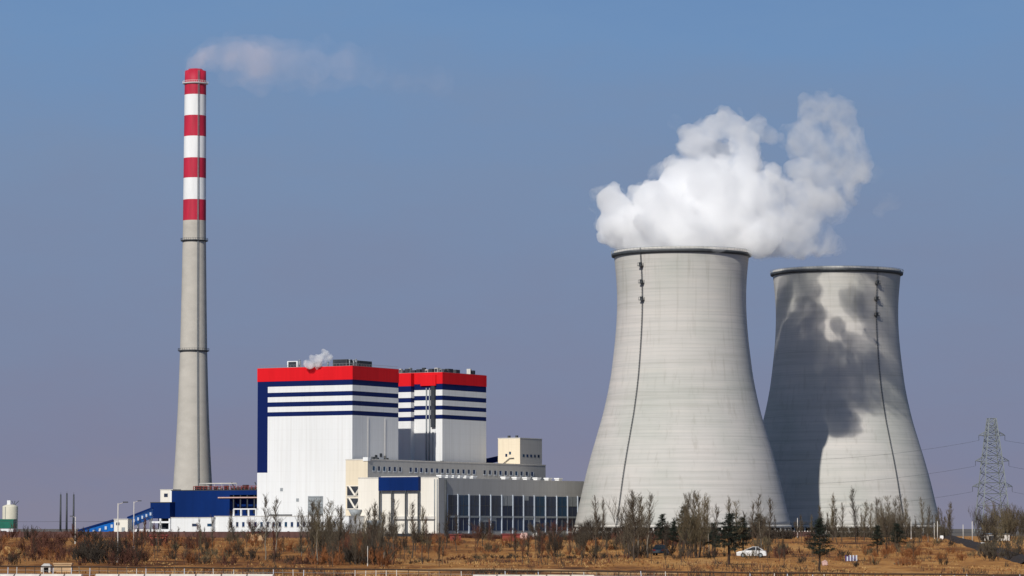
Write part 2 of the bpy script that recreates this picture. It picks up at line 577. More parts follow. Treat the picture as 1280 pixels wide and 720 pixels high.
# ------------------------------------------------------------------ cooling towers
def build_tower(D, cx):
    k = D / F
    prof_px = [(315, 85), (330, 83.4), (350, 81.6), (369, 80.8), (390, 81), (417, 82.7), (450, 86.2), (480, 90.6), (518, 98.8), (550, 108), (577, 115.8), (600, 121.8), (626, 127.6), (650, 133)]
    base = P(cx, 661, D); base.z = 0
    pr = [(hw * k, P(cx, y, D).z) for y, hw in prof_px]
    pr.sort(key=lambda q: q[1])
    # smooth interpolation of the profile
    zs = [z for r, z in pr]
    z0, z1 = 3.4, zs[-1]

    def rad(z):
        for i in range(len(pr) - 1):
            if z <= pr[i + 1][1] or i == len(pr) - 2:
                t = (z - pr[i][1]) / (pr[i + 1][1] - pr[i][1])
                p0 = pr[max(0, i - 1)][0]; p1 = pr[i][0]; p2 = pr[i + 1][0]; p3 = pr[min(len(pr) - 1, i + 2)][0]
                if i == 0: p0 = 2 * p1 - p2
                if i == len(pr) - 2: p3 = 2 * p2 - p1
                return .5 * (2 * p1 + (p2 - p0) * t + (2 * p0 - 5 * p1 + 4 * p2 - p3) * t * t + (3 * p1 - p0 - 3 * p2 + p3) * t ** 3)
    root = empty('cooling_tower', base)
    out = [(rad(z0 + (z1 - z0) * i / 60), z0 + (z1 - z0) * i / 60) for i in range(61)]
    inn = [(r - .9, z) for r, z in reversed(out)]
    MB().lathe(out + inn, 144, close=True).build('shell', M['shell'], root)
    rt = rad(z1)
    # ring walkway under the lip, with railing
    MB().lathe([(rad(z1 - 2.6) + .03, z1 - 2.6), (rad(z1 - 2.6) + 1.15, z1 - 2.2), (rad(z1 - 1) + 1.15, z1 - 1.1), (rad(z1 - 1) + .03, z1 - 1.1)], 144).build('rim_walkway', M['dark_metal'], root)
    rl = MB()
    rl.lathe([(rt + 1.02, z1 + .02), (rt + 1.12, z1 + .02), (rt + 1.12, z1 + .14), (rt + 1.02, z1 + .14)], 96, close=True)
    for i in range(96):
        w = 2 * math.pi * i / 96
        c, s = math.cos(w) * (rt + 1.07), math.sin(w) * (rt + 1.07)
        rl.tube((c, s, z1 - 1.15), (c, s, z1 + .1), .06, n=4)
    rl.build('railing', M['grey_metal'], root)
    # base ring beam, raking columns, fill
    rb = rad(z0)
    MB().lathe([(rb - .8, z0 - .9), (rb + .35, z0 - .9), (rb + .35, z0 + .25), (rb - .8, z0 + .25)], 144, close=True).build('ring_beam', M['pale_conc'], root)
    leg = None
    nl = 60
    for i in range(nl):
        sgn = 1 if i % 2 else -1
        if leg is None:
            da = 2 * math.pi / nl / 2
            leg = MB()
            leg.tube((rb + 1.0, 0, -.3), (rb * math.cos(0) - .2, 0, z0 - .85), .42, .38, 8)
            leg = leg.build('raking_column', M['pale_conc'], root)
            o = leg
        else:
            o = leg.copy(); COL.objects.link(o)
        o.rotation_euler = (0, 0, 2 * math.pi * i / nl)
    MB().lathe([(rb - 5, -.2), (rb - 5, z0 + 1), (2, z0 + 1)], 72).build('fill_pack', M['dark_hole'], root)
    MB().lathe([(rb + 3, -.4), (rb + 3, .9), (rb + 2.4, .9), (rb + 2.4, -.4)], 96).build('basin_wall', M['pale_conc'], root)
    # caged ladder with three landings at -39 degrees from the view axis
    az = R(-39)
    lad = MB()
    pts = []
    for i in range(0, 101):
        z = 1.5 + (z1 - 1.5) * i / 100
        r = rad(max(z, z0)) + .5
        pts.append(Vector((math.sin(az) * r, -math.cos(az) * r, z)))
    t = Vector((math.cos(az), math.sin(az), 0))
    for i in range(100):
        for s in (-.22, .22):
            lad.tube(pts[i] + t * s, pts[i + 1] + t * s, .08, n=4, cap=False)
        lad.tube(pts[i] - t * .3, pts[i] + t * .3, .07, n=4)
        n_ = Vector((math.sin(az), -math.cos(az), 0))
        lad.tube(pts[i] - t * .28, pts[i] - t * .18 + n_ * .45, .05, n=4)
        lad.tube(pts[i] + t * .28, pts[i] + t * .18 + n_ * .45, .05, n=4)
        lad.tube(pts[i] - t * .18 + n_ * .45, pts[i] + t * .18 + n_ * .45, .05, n=4)
    lad.build('ladder', M['dark_metal'], root)
    for yy in (335, 356, 377):
        z = P(cx, yy, D).z
        r = rad(z)
        b = MB()
        b.box(-1.0, -2.0, z - 1.0, 1.0, -.1, z - .75)
        for sx_ in (-1, .9):
            b.box(sx_, -2.0, z - .75, sx_ + .1, -1.9, z + .5)
            b.box(sx_, -.3, z - .75, sx_ + .1, -.2, z + .5)
        b.box(-1.0, -2.0, z + .35, 1.0, -1.92, z + .5)
        b.box(-.55, -1.5, z - .7, .55, -.6, z + .7)
        o = b.build('landing', M['dark_metal'], root)
        o.location = (math.sin(az) * r, -math.cos(az) * r, 0)
        o.rotation_euler = (0, 0, az)
    return root


T1 = build_tower(1500, 853)
tag(T1, 'nearer pale concrete cooling tower with thick white steam pouring from its mouth', 'cooling tower', 'pair of cooling towers')
T2 = copy_tree(T1)
D2 = 1632
p2 = P(1048, 661, D2)
T2.location = (p2.x, p2.y, 0)
k2 = .945 * D2 / 1500
T2.scale = (k2, k2, k2 * .985)
T2.rotation_euler = (0, 0, R(72))
tag(T2, 'farther cooling tower at right with a large shadow across its upper left side', 'cooling tower', 'pair of cooling towers')

# ------------------------------------------------------------------ chimney
def build_chimney():
    D, cx = 1565, 240.5
    k = D / F
    base = P(cx, 661, D); base.z = 0
    prof = [(668, 28.5), (640, 26.6), (610, 24.4), (570, 22.0), (520, 19.6), (480, 18.2), (440, 17.0), (390, 16.0), (340, 15.2), (300, 14.6),
            (276, 14.4), (250, 14.3), (223, 14.1), (198, 14), (171, 13.9), (145, 13.7), (119, 13.6), (103, 13.5), (89, 13.3)]
    bands = [276, 250, 223, 198, 171, 145, 119]
    pr = [(hw * k, max(-.5, P(cx, y, D).z)) for y, hw in prof]
    mi = []
    for i in range(len(prof) - 1):
        y = prof[i][0]
        if y > 276: mi.append(0)
        else:
            q = [276, 250, 223, 198, 171, 145, 119, 103].index(y)
            mi.append(1 if q in (0, 2, 4, 6, 7) else 2)
    root = empty('chimney', base, 0, 'very tall concrete chimney with red and white bands at the top', 'chimney')
    # inner wall closes the top
    zt = pr[-1][1]
    full = pr + [(pr[-1][0] - .6, zt), (pr[-1][0] - .6, zt - 8)]
    MB().lathe(full, 96, mi + [1, 0]).build('shaft', [M['chimney'], M['crimson'], M['bandwhite']], root)
    MB().lathe([(pr[-1][0] - 1.6, zt - 9), (pr[-1][0] - 1.6, zt + .9), (pr[-1][0] - 1.9, zt + .9), (pr[-1][0] - 1.9, zt - 9)], 64).build('flue', M['crimson'], root)

    def rr(z):
        for i in range(len(pr) - 1):
            if pr[i][1] <= z <= pr[i + 1][1]:
                t = (z - pr[i][1]) / (pr[i + 1][1] - pr[i][1])
                return pr[i][0] + (pr[i + 1][0] - pr[i][0]) * t
        return pr[-1][0]
    for y, m in ((104.5, 'bandwhite'), (301, 'dark_metal'), (438.5, 'dark_metal')):
        z = P(cx, y, D).z
        r = rr(z)
        b = MB()
        b.lathe([(r - .02, z - .55), (r + .95, z - .15), (r + .95, z + .1), (r - .02, z + .1)], 72)
        b.lathe([(r + .88, z + .95), (r + .96, z + .95), (r + .96, z + 1.05), (r + .88, z + 1.05)], 72, close=True)
        for i in range(36):
            w = 2 * math.pi * i / 36
            b.tube(((r + .92) * math.cos(w), (r + .92) * math.sin(w), z), ((r + .92) * math.cos(w), (r + .92) * math.sin(w), z + 1), .06, n=4)
        b.build('gallery', M[m], root)
    az = R(22)
    lad = MB()
    zz_ = [1 + (zt - 1) * i / 90 for i in range(91)]
    pts = [Vector((math.sin(az) * (rr(z) + .35), -math.cos(az) * (rr(z) + .35), z)) for z in zz_]
    t = Vector((math.cos(az), math.sin(az), 0))
    n_ = Vector((math.sin(az), -math.cos(az), 0))
    for i in range(90):
        for s in (-.3, .3):
            lad.tube(pts[i] + t * s, pts[i + 1] + t * s, .09, n=4, cap=False)
        lad.tube(pts[i] + n_ * .4, pts[i + 1] + n_ * .4, .05, n=4, cap=False)
        lad.tube(pts[i] - t * .3, pts[i] + n_ * .4, .04, n=4)
        lad.tube(pts[i] + t * .3, pts[i] + n_ * .4, .04, n=4)
    lad.build('ladder', M['grey_metal'], root)
    return root


build_chimney()

# ------------------------------------------------------------------ boiler houses
def boiler_house(name, corner_u, corner_v, L, W, ztop, px_strip, zs, label):
    """local x along u (-L..0), local y along v (0..W)"""
    loc = O + U * corner_u + V * corner_v
    root = empty('boiler_house', loc, -A30, label, 'boiler house', 'striped boiler houses')
    # levels: bottom .. top ; colour of each layer (0 white, 1 navy)
    w = MB()
    xs_ = [-L, px_strip, 0]
    z_lo = zs['strip_low']
    lv = [(-.3, z_lo, 0), (z_lo, zs['s'][0], 0)]
    s = zs['s']
    for i in range(len(s) - 1):
        lv.append((s[i], s[i + 1], 1 if i % 2 == 0 else 0))
    for (a, b, c) in lv:
        left = 1 if (px_strip > -L and a >= z_lo - .01) else c
        if px_strip > -L:
            w.face([(-L, 0, a), (px_strip, 0, a), (px_strip, 0, b), (-L, 0, b)], left)
            w.face([(px_strip, 0, a), (0, 0, a), (0, 0, b), (px_strip, 0, b)], c)
        else:
            w.face([(-L, 0, a), (0, 0, a), (0, 0, b), (-L, 0, b)], c)
        w.face([(0, 0, a), (0, W, a), (0, W, b), (0, 0, b)], c)
        w.face([(0, W, a), (-L, W, a), (-L, W, b), (0, W, b)], c)
        w.face([(-L, W, a), (-L, 0, a), (-L, 0, b), (-L, W, b)], left)
    w.build('wall', [M['white'], M['navy']], root)
    zr = s[-1]
    MB().box(-L - .15, -.15, zr - .02, .15, W + .15, ztop).build('parapet', M['red'], root)
    MB().box(-L + .2, .2, ztop + .003, -.2, W - .2, ztop + .12).build('roof', M['grey_metal'], root)
    return root


def zv(px, py, c): return on_v(px, py, c)[1]


# --- first boiler house
L1 = -on_v(322, 500, 0)[0]
W1 = on_u(498, 500, 0)[0]
ys1 = [518.8, 513.2, 506.6, 500.7, 494.2, 488.6, 481, 474.2]
s1 = [zv(440, y, 0) for y in ys1]
strip1 = on_v(334.5, 550, 0)[0]
zt1 = zv(440, 457.2, 0)
BH1 = boiler_house('b1', 0, 0, L1, W1, zt1, strip1, {'strip_low': zv(322, 591, 0), 's': s1},
                   'larger white boiler house with red roof band and a navy corner strip at left')
# grey door panel, roof clutter
ua, za = on_v(385, 646, 0); ub, zb = on_v(404, 620, 0)
d_ = MB()
d_.box(ua, -.14, za - 4, ub, .05, zb)
d_ = d_.build('shutter_door', M['grey_metal'], BH1)
sl_ = MB()
for i in range(9):
    z = za - 4 + (zb - za + 4) * (i + .5) / 9
    sl_.box(ua + .2, -.2, z - .06, ub - .2, -.12, z + .06)
sl_.build('shutter_slats', M['dark_metal'], d_)


def roof_box(root, plane, px0, px1, pytop, depth, m, ztop, cu=0, cv=0, name='roof_vent', legs=False):
    """equipment on a roof: plane 'v' (front edge) or 'u' (right edge); local coords of root at (cu, cv)"""
    b = MB()
    if plane == 'v':
        a, z = on_v(px0, pytop, cv + 1.5); c, _ = on_v(px1, pytop, cv + 1.5)
        a -= cu; c -= cu
        b.box(a, 1.5, ztop + .1, c, 1.5 + depth, z)
        b.box(a + .12 * (c - a), 1.38, ztop + .3, c - .12 * (c - a), 1.5, z - .35, 1)
    else:
        a, z = on_u(px0, pytop, cu - 1.5); c, _ = on_u(px1, pytop, cu - 1.5)
        a -= cv; c -= cv
        b.box(-1.5 - depth, a, ztop + .1, -1.5, c, z)
        b.box(-1.5, a + .12 * (c - a), ztop + .3, -1.38, c - .12 * (c - a), z - .35, 1)
    return b.build(name, [M[m], M['dark_hole']], root)


roof_box(BH1, 'v', 359, 372, 451.5, 3, 'bandwhite', zt1, name='roof_vent')
roof_box(BH1, 'v', 416, 434, 449.5, 4, 'dark_metal', zt1, name='roof_unit')
roof_box(BH1, 'u', 447, 465, 450.5, 4, 'dark_metal', zt1, name='roof_unit')
roof_box(BH1, 'v', 391, 399, 453, 2, 'grey_metal', zt1, name='roof_vent')
for px, top in ((374.5, 450), (410, 452.5), (437, 449.5), (442, 450), (445, 449)):
    a, z = on_v(px, top, 1.0) if px < 440 else (-1.0, on_u(px, top, -1.0)[1])
    b_ = 1.0 if px < 440 else on_u(px, top, -1.0)[0]
    MB().tube((a, b_, zt1 + .05), (a, b_, z), .3, n=8).tube((a, b_, z - .3), (a, b_, z + .1), .45, n=8).build('vent_pipe', M['grey_metal'], BH1)
# downpipes, louvres and a wall stair on the white faces
for y in (W1 * .33, W1 * .70):
    MB().tube((.16, y, 20), (.16, y, s1[0] - .5), .10, n=6).build('downpipe', M['pale_conc'], BH1)
for px, py in ((470, 571), (476, 569), (481, 572)):
    y, z = on_u(px, py, 0)
    lv_ = MB().box(-.05, y - .9, z - .8, .12, y + .9, z + .8).build('louvre', M['dark_metal'], BH1)
for px, py in ((352, 612), (372, 625)):
    x, z = on_v(px, py, 0)
    MB().box(x - .7, -.1, z - .7, x + .7, .05, z + .7).build('louvre', M['grey_metal'], BH1)
# parapet handrail
hr = MB()
for i in range(30):
    x = -L1 + L1 * i / 29
    hr.tube((x, .3, zt1), (x, .3, zt1 + 1.1), .05, n=4)
    y = W1 * i / 29
    hr.tube((-.3, y, zt1), (-.3, y, zt1 + 1.1), .05, n=4)
hr.tube((-L1, .3, zt1 + 1.1), (-.3, .3, zt1 + 1.1), .06, n=4)
hr.tube((-.3, .3, zt1 + 1.1), (-.3, W1, zt1 + 1.1), .06, n=4)
hr.build('handrail', M['grey_metal'], BH1)

# --- second boiler house
cv2 = 77.0
cu2 = on_v(553, 500, cv2)[0]
W2 = on_u(607.8, 500, cu2)[0] - cv2
L2 = L1
ys2 = [523.5, 518.3, 512, 506.8, 500, 494.3, 487, 479.5]
s2 = [zv(553, y, cv2) for y in ys2]
zt2 = zv(553, 465.2, cv2)
BH2 = boiler_house('b2', cu2, cv2, L2, W2, zt2, -L2, {'strip_low': 20, 's': s2},
                   'second white boiler house with a black vertical duct, behind the larger one')
# projecting bay left of px 518 (steps the stripes), black duct, pale pipes
ua = on_v(518, 500, cv2)[0] - cu2
wb = MB()
lv = [(-.3, s2[0], 0)] + [(s2[i], s2[i + 1], 1 if i % 2 == 0 else 0) for i in range(len(s2) - 1)]
off = -.9
for a, b, c in lv:
    a2, b2 = a + off if a > 0 else a, b + off
    wb.face([(-L2 + 1, -3, a2), (ua, -3, a2), (ua, -3, b2), (-L2 + 1, -3, b2)], c)
    wb.face([(ua, -3, a2), (ua, -.01, a2), (ua, -.01, b2), (ua, -3, b2)], c)
wb.box(-L2 + 1, -3, s2[-1] + off, ua, -.16, zt2 - .25, 2)
wb.build('projecting_bay', [M['white'], M['navy'], M['red']], BH2)
a, z1_ = on_v(538.5, 482.5, cv2 - 1.2); b, z0_ = on_v(543, 534, cv2 - 1.2)
MB().box(a - cu2, -1.2, z0_, b - cu2, -.01, z1_).build('duct', M['dark_hole'], BH2)
a2_, z2_ = on_v(526, 473, cv2 - .5); b2_, z3_ = on_v(545, 482, cv2 - .5)
MB().box(a2_ - cu2, -.9, z3_, b2_ - cu2, -.16, z2_ + 1.5).build('hood', M['red'], BH2)
for px in (532.5, 536.5, 541):
    a, _ = on_v(px, 540, cv2 - .8)
    MB().tube((a - cu2, -.6, 20), (a - cu2, -.6, zv(px, 540 if px > 540 else 485, cv2)), .28, n=6).build('downpipe', M['grey_metal'], BH2)
rq = random.Random(3)
x = 499
while x < 551:
    w = rq.uniform(1.5, 5)
    roof_box(BH2, 'v', x, x + w, 462.8 - rq.uniform(0, 3.2), rq.uniform(1, 3), rq.choice(['grey_metal', 'dark_metal', 'pale_conc']), zt2, cu2, cv2, rq.choice(['roof_vent', 'roof_unit']))
    x += w + rq.uniform(.3, 3)
for px, w, top in ((556, 3, 461.5), (560.5, 6, 460.8), (570, 5, 462), (588, 1.2, 461), (591, 3, 463)):
    roof_box(BH2, 'u', px, px + w, top, 2, 'dark_metal' if w > 2 else 'pale_conc', zt2, cu2, cv2)

# ------------------------------------------------------------------ turbine hall and bunker bay
vf = -8.0
u_tb0 = on_v(432, 620, vf)[0]
u_tb1 = on_v(459.5, 620, vf)[0]
z_tb = on_v(459.5, 575, vf)[1]
v_end = on_u(682, 580, u_tb1)[0]
loc = O
TB = empty('bunker_bay', O + U * u_tb1 + V * vf, -A30, 'long grey upper bay with cream end wall and small windows beside the boiler houses', 'industrial building')
Lb = u_tb1 - u_tb0
Wb = v_end - vf
w = MB()
w.face([(-Lb, 0, -.3), (0, 0, -.3), (0, 0, z_tb), (-Lb, 0, z_tb)], 0)
w.face([(0, 0, -.3), (0, Wb, -.3), (0, Wb, z_tb), (0, 0, z_tb)], 1)
w.face([(0, Wb, -.3), (-Lb, Wb, -.3), (-Lb, Wb, z_tb), (0, Wb, z_tb)], 1)
w.face([(-Lb, 0, -.3), (-Lb, 0, z_tb), (-Lb, 7.9, z_tb), (-Lb, 7.9, -.3)], 0)
w.build('wall', [M['cream'], M['grey_wall']], TB)
MB().box(-Lb - .1, -.1, z_tb + .003, .12, Wb + .1, z_tb + .5).build('roof', M['pale_conc'], TB)
MB().box(-2.2, -.35, z_tb - .4, .3, 1.6, z_tb + 1.2).build('corner_cap', M['bandwhite'], TB)
# braced openings in the cream end wall
for y0, y1 in ((608, 619.5), (623, 635.5)):
    a, zt = on_v(434, y0, vf); b, zb = on_v(454.5, y1, vf)
    a -= u_tb1; b -= u_tb1
    op = MB().box(a, -.06, zb, b, .3, zt).build('opening', M['dark_hole'], TB)
    br = MB()
    m_ = (a + b) / 2
    for p, q in (((a + 1.2, zt), (m_, zb)), ((m_, zb), (b - 1.2, zt))):
        br.tube((p[0], -.35, p[1]), (q[0], -.35, q[1]), .45, n=4)
    br.box(a - .3, -.4, zb - .35, b + .3, -.07, zb)
    br.box(a - .3, -.4, zt, b + .3, -.07, zt + .35)
    br.build('brace', M['cream_white'], op)
a, zt = on_v(437, 637, vf - 3); b, zb = on_v(451, 655, vf - 3)
hp = MB()
ca = (a + b) / 2 - u_tb1
hp.tube((ca, -3, zb), (ca, -3, zt - 3), 1.4, 1.5, 12).tube((ca, -3, zt - 3), (ca, -3, zt), 1.5, 3.0, 12).tube((ca, -3, 0), (ca, -3, zb), 1.4, 1.4, 12)
hp.build('hopper', M['grey_metal'], TB)
rq = random.Random(11)
px = 466.0
while px < 668:
    if not (500 < px < 506 or 520 < px < 524 or 596 < px < 600):
        a, z = on_u(px, 585.5 + (px - 466) * .035, u_tb1); b, _ = on_u(px + 2.4, 585, u_tb1)
        o = MB().box(-.1, a - vf, z - .9, .1, b - vf, z + .9).build('window', M['glass'], TB)
        MB().box(-.08, a - vf - .25, z - 1.25, .16, b - vf + .25, z - .93).box(-.08, b - vf, z - .9, .16, b - vf + .3, z + .9).build('sill', M['frame'], o)
    px += 6.6
for px, top in ((466, 571.5), (471, 572.5), (483, 573), (552, 576.5), (610, 579), (668, 580)):
    a, z = on_u(px, top, u_tb1 - 1)
    MB().box(-1.8, a - vf, z_tb + .5, -.8, a - vf + 1.5, z + .2).build('roof_vent', M['dark_metal'], TB)

# cream block on top, and the blue gallery behind it
vb0 = on_u(650, 570, u_tb1)[0]; vb1 = on_u(677.5, 570, u_tb1)[0]
u_b0 = on_v(622.5, 570, vb0)[0]
zb1 = on_v(650, 548, vb0)[1]
BB = empty('bunker_head_house', O + U * u_tb1 + V * vb0 + Vector((0, 0, z_tb + .5)), -A30, 'small cream block standing on the roof of the grey bay', 'industrial building')
hb = zb1 - z_tb - .5
lb_ = u_tb1 - u_b0
w = MB()
w.face([(-lb_, 0, 0), (0, 0, 0), (0, 0, hb), (-lb_, 0, hb)], 0)
w.face([(0, 0, 0), (0, vb1 - vb0, 0), (0, vb1 - vb0, hb), (0, 0, hb)], 1)
w.face([(0, vb1 - vb0, 0), (-lb_, vb1 - vb0, 0), (-lb_, vb1 - vb0, hb), (0, vb1 - vb0, hb)], 1)
w.face([(-lb_, vb1 - vb0, 0), (-lb_, 0, 0), (-lb_, 0, hb), (-lb_, vb1 - vb0, hb)], 0)
w.build('wall', [M['cream'], M['grey_wall']], BB)
MB().box(-lb_ - .1, -.1, hb + .003, .1, vb1 - vb0 + .1, hb + .35).build('roof', M['pale_conc'], BB)
for i, (fx, fz) in enumerate(((.45, 3.2), (.62, 2.2))):
    MB().box(-lb_ * fx - .5, -.08, hb * .1 + fz, -lb_ * fx + .5, .05, hb * .1 + fz + 1.3).build('window', M['glass'], BB)
st = MB()
st.tube((-lb_ * .75, -.5, .1), (-lb_ * .45, -.5, 2.6), .18, n=4).tube((-lb_ * .45, -.5, 2.6), (-lb_ * .25, -.5, 2.7), .18, n=4)
st.build('stair', M['dark_metal'], BB)
for i in range(5):
    y = (vb1 - vb0) * (.12 + .17 * i)
    MB().box(-.05, y, hb * .28, .08, y + 1.6, hb * .28 + 1.2).build('window', M['glass'], BB)
for fx in (.2, .55):
    MB().box(-lb_ * fx - .5, .6, hb + .35, -lb_ * fx + .5, 1.6, hb + 1.4).build('roof_vent', M['dark_metal'], BB)

p0 = P(600, 578, 1570); p1 = P(623, 573, 1576)
cg = empty('covered_conveyor', (p0.x, p0.y, 0), 0, 'short dark blue covered conveyor between the second boiler house and the cream block', 'conveyor')
q = MB()
dz = p1.z - p0.z
dx = p1.x - p0.x
q.face([(0, 0, p0.z - 1.5), (dx, 6, p1.z - 1.5), (dx, 6, p1.z + 1.2), (0, 0, p0.z + 1.2)])
q.face([(0, 3, p0.z - 1.5), (0, 3, p0.z + 1.2), (dx, 9, p1.z + 1.2), (dx, 9, p1.z - 1.5)])
q.face([(0, 0, p0.z + 1.2), (dx, 6, p1.z + 1.2), (dx, 9, p1.z + 1.2), (0, 3, p0.z + 1.2)])
q.face([(0, 0, p0.z - 1.5), (0, 3, p0.z - 1.5), (dx, 9, p1.z - 1.5), (dx, 6, p1.z - 1.5)])
q.face([(0, 0, p0.z - 1.5), (0, 0, p0.z + 1.2), (0, 3, p0.z + 1.2), (0, 3, p0.z - 1.5)])
q.face([(dx, 6, p1.z - 1.5), (dx, 9, p1.z - 1.5), (dx, 9, p1.z + 1.2), (dx, 6, p1.z + 1.2)])
q.build('gallery', M['blue'], cg)
MB().tube((dx * .4, 4, 0), (dx * .4, 4, p0.z - 1.2), .5, n=6).build('support', M['grey_metal'], cg)

# turbine hall
vh = -10.0
u_h1 = on_v(548, 620, vh)[0]
z_h = on_v(548, 597.3, vh)[1]
vh_end = on_u(748, 620, u_h1)[0]
Lh = u_h1 - u_tb1
Wh = vh_end - vh
TH = empty('turbine_hall', O + U * u_h1 + V * vh, -A30, 'long low turbine hall with tall dark windows behind pale columns', 'industrial building')
w = MB()
w.face([(-Lh - 3.5, 0, -.3), (0, 0, -.3), (0, 0, z_h), (-Lh - 3.5, 0, z_h)], 0)
w.face([(-Lh - 3.5, 1.9, -.3), (-Lh - 3.5, 0, -.3), (-Lh - 3.5, 0, z_h), (-Lh - 3.5, 1.9, z_h)], 0)
w.face([(0, 0, -.3), (0, Wh, -.3), (0, Wh, z_h), (0, 0, z_h)], 1)
w.face([(0, Wh, -.3), (-Lh + .2, Wh, -.3), (-Lh + .2, Wh, z_h), (0, Wh, z_h)], 1)
w.build('wall', [M['cream_white'], M['grey_wall']], TH)
MB().box(-Lh + .15, 0.1, z_h - .4, -.1, Wh, z_h + .1).box(-Lh - 3.5, -.12, z_h + .003, .12, .08, z_h + .45).build('roof', M['pale_conc'], TH)
# blue fascia on dark columns
a, zt = on_v(473, 596.5, vh - 2); b, zb = on_v(523, 613, vh - 2)
a -= u_h1; b -= u_h1
MB().box(a, -2, zb, b, -.02, zt).build('blue_fascia', M['blue'], TH)
MB().box(a + 1, -1.6, zt, b - .5, -.3, zt + .35).build('fascia_cap', M['pale_conc'], TH)
for px in (474, 489.3, 506.5, 522.5):
    c, _ = on_v(px, 640, vh - 2)
    MB().box(c - u_h1 - .3, -1.95, 0, c - u_h1 + .3, -1.4, zb - .003).build('column', M['dark_metal'], TH)
c0, zc = on_v(489, 645.5, vh - 1.5); c1, _ = on_v(542, 645.5, vh - 1.5)
MB().box(c0 - u_h1, -1.0, zc - 1.2, c1 - u_h1, -.02, zc).build('cornice', M['pale_conc'], TH)
for px in (543.5, 546.8):
    c, _ = on_v(px, 640, vh)
    MB().tube((c - u_h1, -.25, 0), (c - u_h1, -.25, z_h - .5), .22, n=6).build('downpipe', M['grey_metal'], TH)
va, z = on_u(556.5, 600, u_h1)
MB().tube((.3, va - vh, 0), (.3, va - vh, z_h - .6), .5, n=8).build('downpipe', M['dark_metal'], TH)
# glazed bays
mull = [558.5, 572, 586, 599.3, 613, 626.8, 640.8, 654, 667.5, 681.5, 695.5, 709, 721.8, 735]
zt = on_u(558, 618.6, u_h1)[1]
zm = on_u(558, 645.5, u_h1)[1]
for i in range(len(mull) - 1):
    a = on_u(mull[i], 640, u_h1)[0] - vh
    b = on_u(mull[i + 1], 640, u_h1)[0] - vh
    for k_, (z0_, z1_) in enumerate(((1.2, zm - .5), (zm + .35, zt))):
        o = MB().box(-.2, a + .36, z0_, .09, b - .36, z1_).build('window', M['glass'], TH)
        if rq.random() < .4:
            zb3 = z1_ - (z1_ - z0_) * rq.uniform(.15, .5)
            MB().box(.092, a + .55, zb3, .11, (a + b) / 2 - .12 if rq.random() < .5 else b - .55, z1_ - .05).build('blind', M['grey_metal'], o)
        f_ = MB()
        f_.box(.03, (a + b) / 2 - .09, z0_, .16, (a + b) / 2 + .09, z1_)
        if k_:
            zq = z0_ + (z1_ - z0_) * .5
            f_.box(.03, a + .5, zq - .1, .155, b - .5, zq + .1)
        f_.build('glazing_bar', M['dark_metal'] if k_ else M['grey_metal'], o)
    MB().box(-.05, a - .36, 0, .40, a + .36, zt + .4).build('column', M['frame'], TH)
MB().box(-.05, 8, zm - .47, .3, Wh, zm + .32).build('spandrel', M['grey_metal'], TH)
for px in (548, 556, 563.5, 571, 579, 587.5, 628, 642, 655, 668, 682, 695):
    a, z = on_u(px, 597.5, u_h1 - 6)
    MB().box(-6.6, a - vh, z_h + .1, -4.6, a - vh + 3, z_h + .9).box(-6.9, a - vh - .3, z_h + .9, -4.3, a - vh + 3.3, z_h + 1.4).build('roof_vent', M['bandwhite'], TH)

# ------------------------------------------------------------------ auxiliary buildings at left
def simple_house(name, label, v0, px0, px1, py_top, depth, m, group=None, zbase=0, roofm='pale_conc', cat='building'):
    a, z = on_v(px0, py_top, v0); b, _ = on_v(px1, py_top, v0)
    root = empty(name, O + U * a + V * v0, -A30, label, cat, group)
    Lx = b - a
    w = MB()
    w.box(0, 0, zbase - .3, Lx, depth, z)
    w.build('wall', M[m], root)
    MB().box(-.15, -.15, z + .003, Lx + .15, depth + .15, z + .3).build('roof', M[roofm], root)
    return root, Lx, z, a


# blue coal handling hall with white base
v0 = 6.0
a, zt = on_v(214, 613.5, v0)
_, zs_ = on_v(214, 648.5, v0)
b = -L1 - .3
BL = empty('coal_handling_hall', O + U * a + V * v0, -A30, 'wide dark blue hall with white base, beside the larger boiler house', 'industrial building')
Lx = b - a
xr = on_v(287, 630, v0)[0] - a
w = MB()
w.face([(0, 0, -.3), (Lx, 0, -.3), (Lx, 0, zs_), (0, 0, zs_)], 1)
w.face([(0, 0, zs_), (xr, 0, zs_), (xr, 0, zt), (0, 0, zt)], 0)
zr0, zr1 = zs_ + 2.2, zt - 2.0
w.face([(xr, 0, zr1), (Lx, 0, zr1), (Lx, 0, zt), (xr, 0, zt)], 0)
w.face([(xr, 0, zs_), (Lx, 0, zs_), (Lx, 0, zr0), (xr, 0, zr0)], 0)
# recessed open bay
w.face([(xr, 6, zr0), (Lx, 6, zr0), (Lx, 6, zr1), (xr, 6, zr1)], 0)
w.face([(xr, 0, zr0), (xr, 6, zr0), (xr, 6, zr1), (xr, 0, zr1)], 0)
w.face([(xr, 0, zr0), (Lx, 0, zr0), (Lx, 6, zr0), (xr, 6, zr0)], 0)
w.face([(xr, 0, zr1), (xr, 6, zr1), (Lx, 6, zr1), (Lx, 0, zr1)], 0)
w.face([(0, 28, -.3), (0, 0, -.3), (0, 0, zt), (0, 28, zt)], 0)
w.face([(Lx, 28, -.3), (0, 28, -.3), (0, 28, zt), (Lx, 28, zt)], 0)
w.build('wall', [M['blue'], M['white']], BL)
MB().box(-.1, -.1, zt + .003, Lx, 28, zt + .3).build('roof', M['dark_metal'], BL)
MB().box(-.7, -.12, 0, .35, -.003, zt).build('corner_trim', M['bandwhite'], BL)
for i in range(5):
    x = xr + (Lx - xr) * (i + .5) / 5
    MB().box(x - .25, .3, zr0, x + .25, .8, zr1).build('column', M['dark_metal'], BL)
MB().box(xr - 6, -.5, zr1 - 1.4, Lx - .5, -.05, zr1 - .9).build('beam', M['pink_rock'], BL)
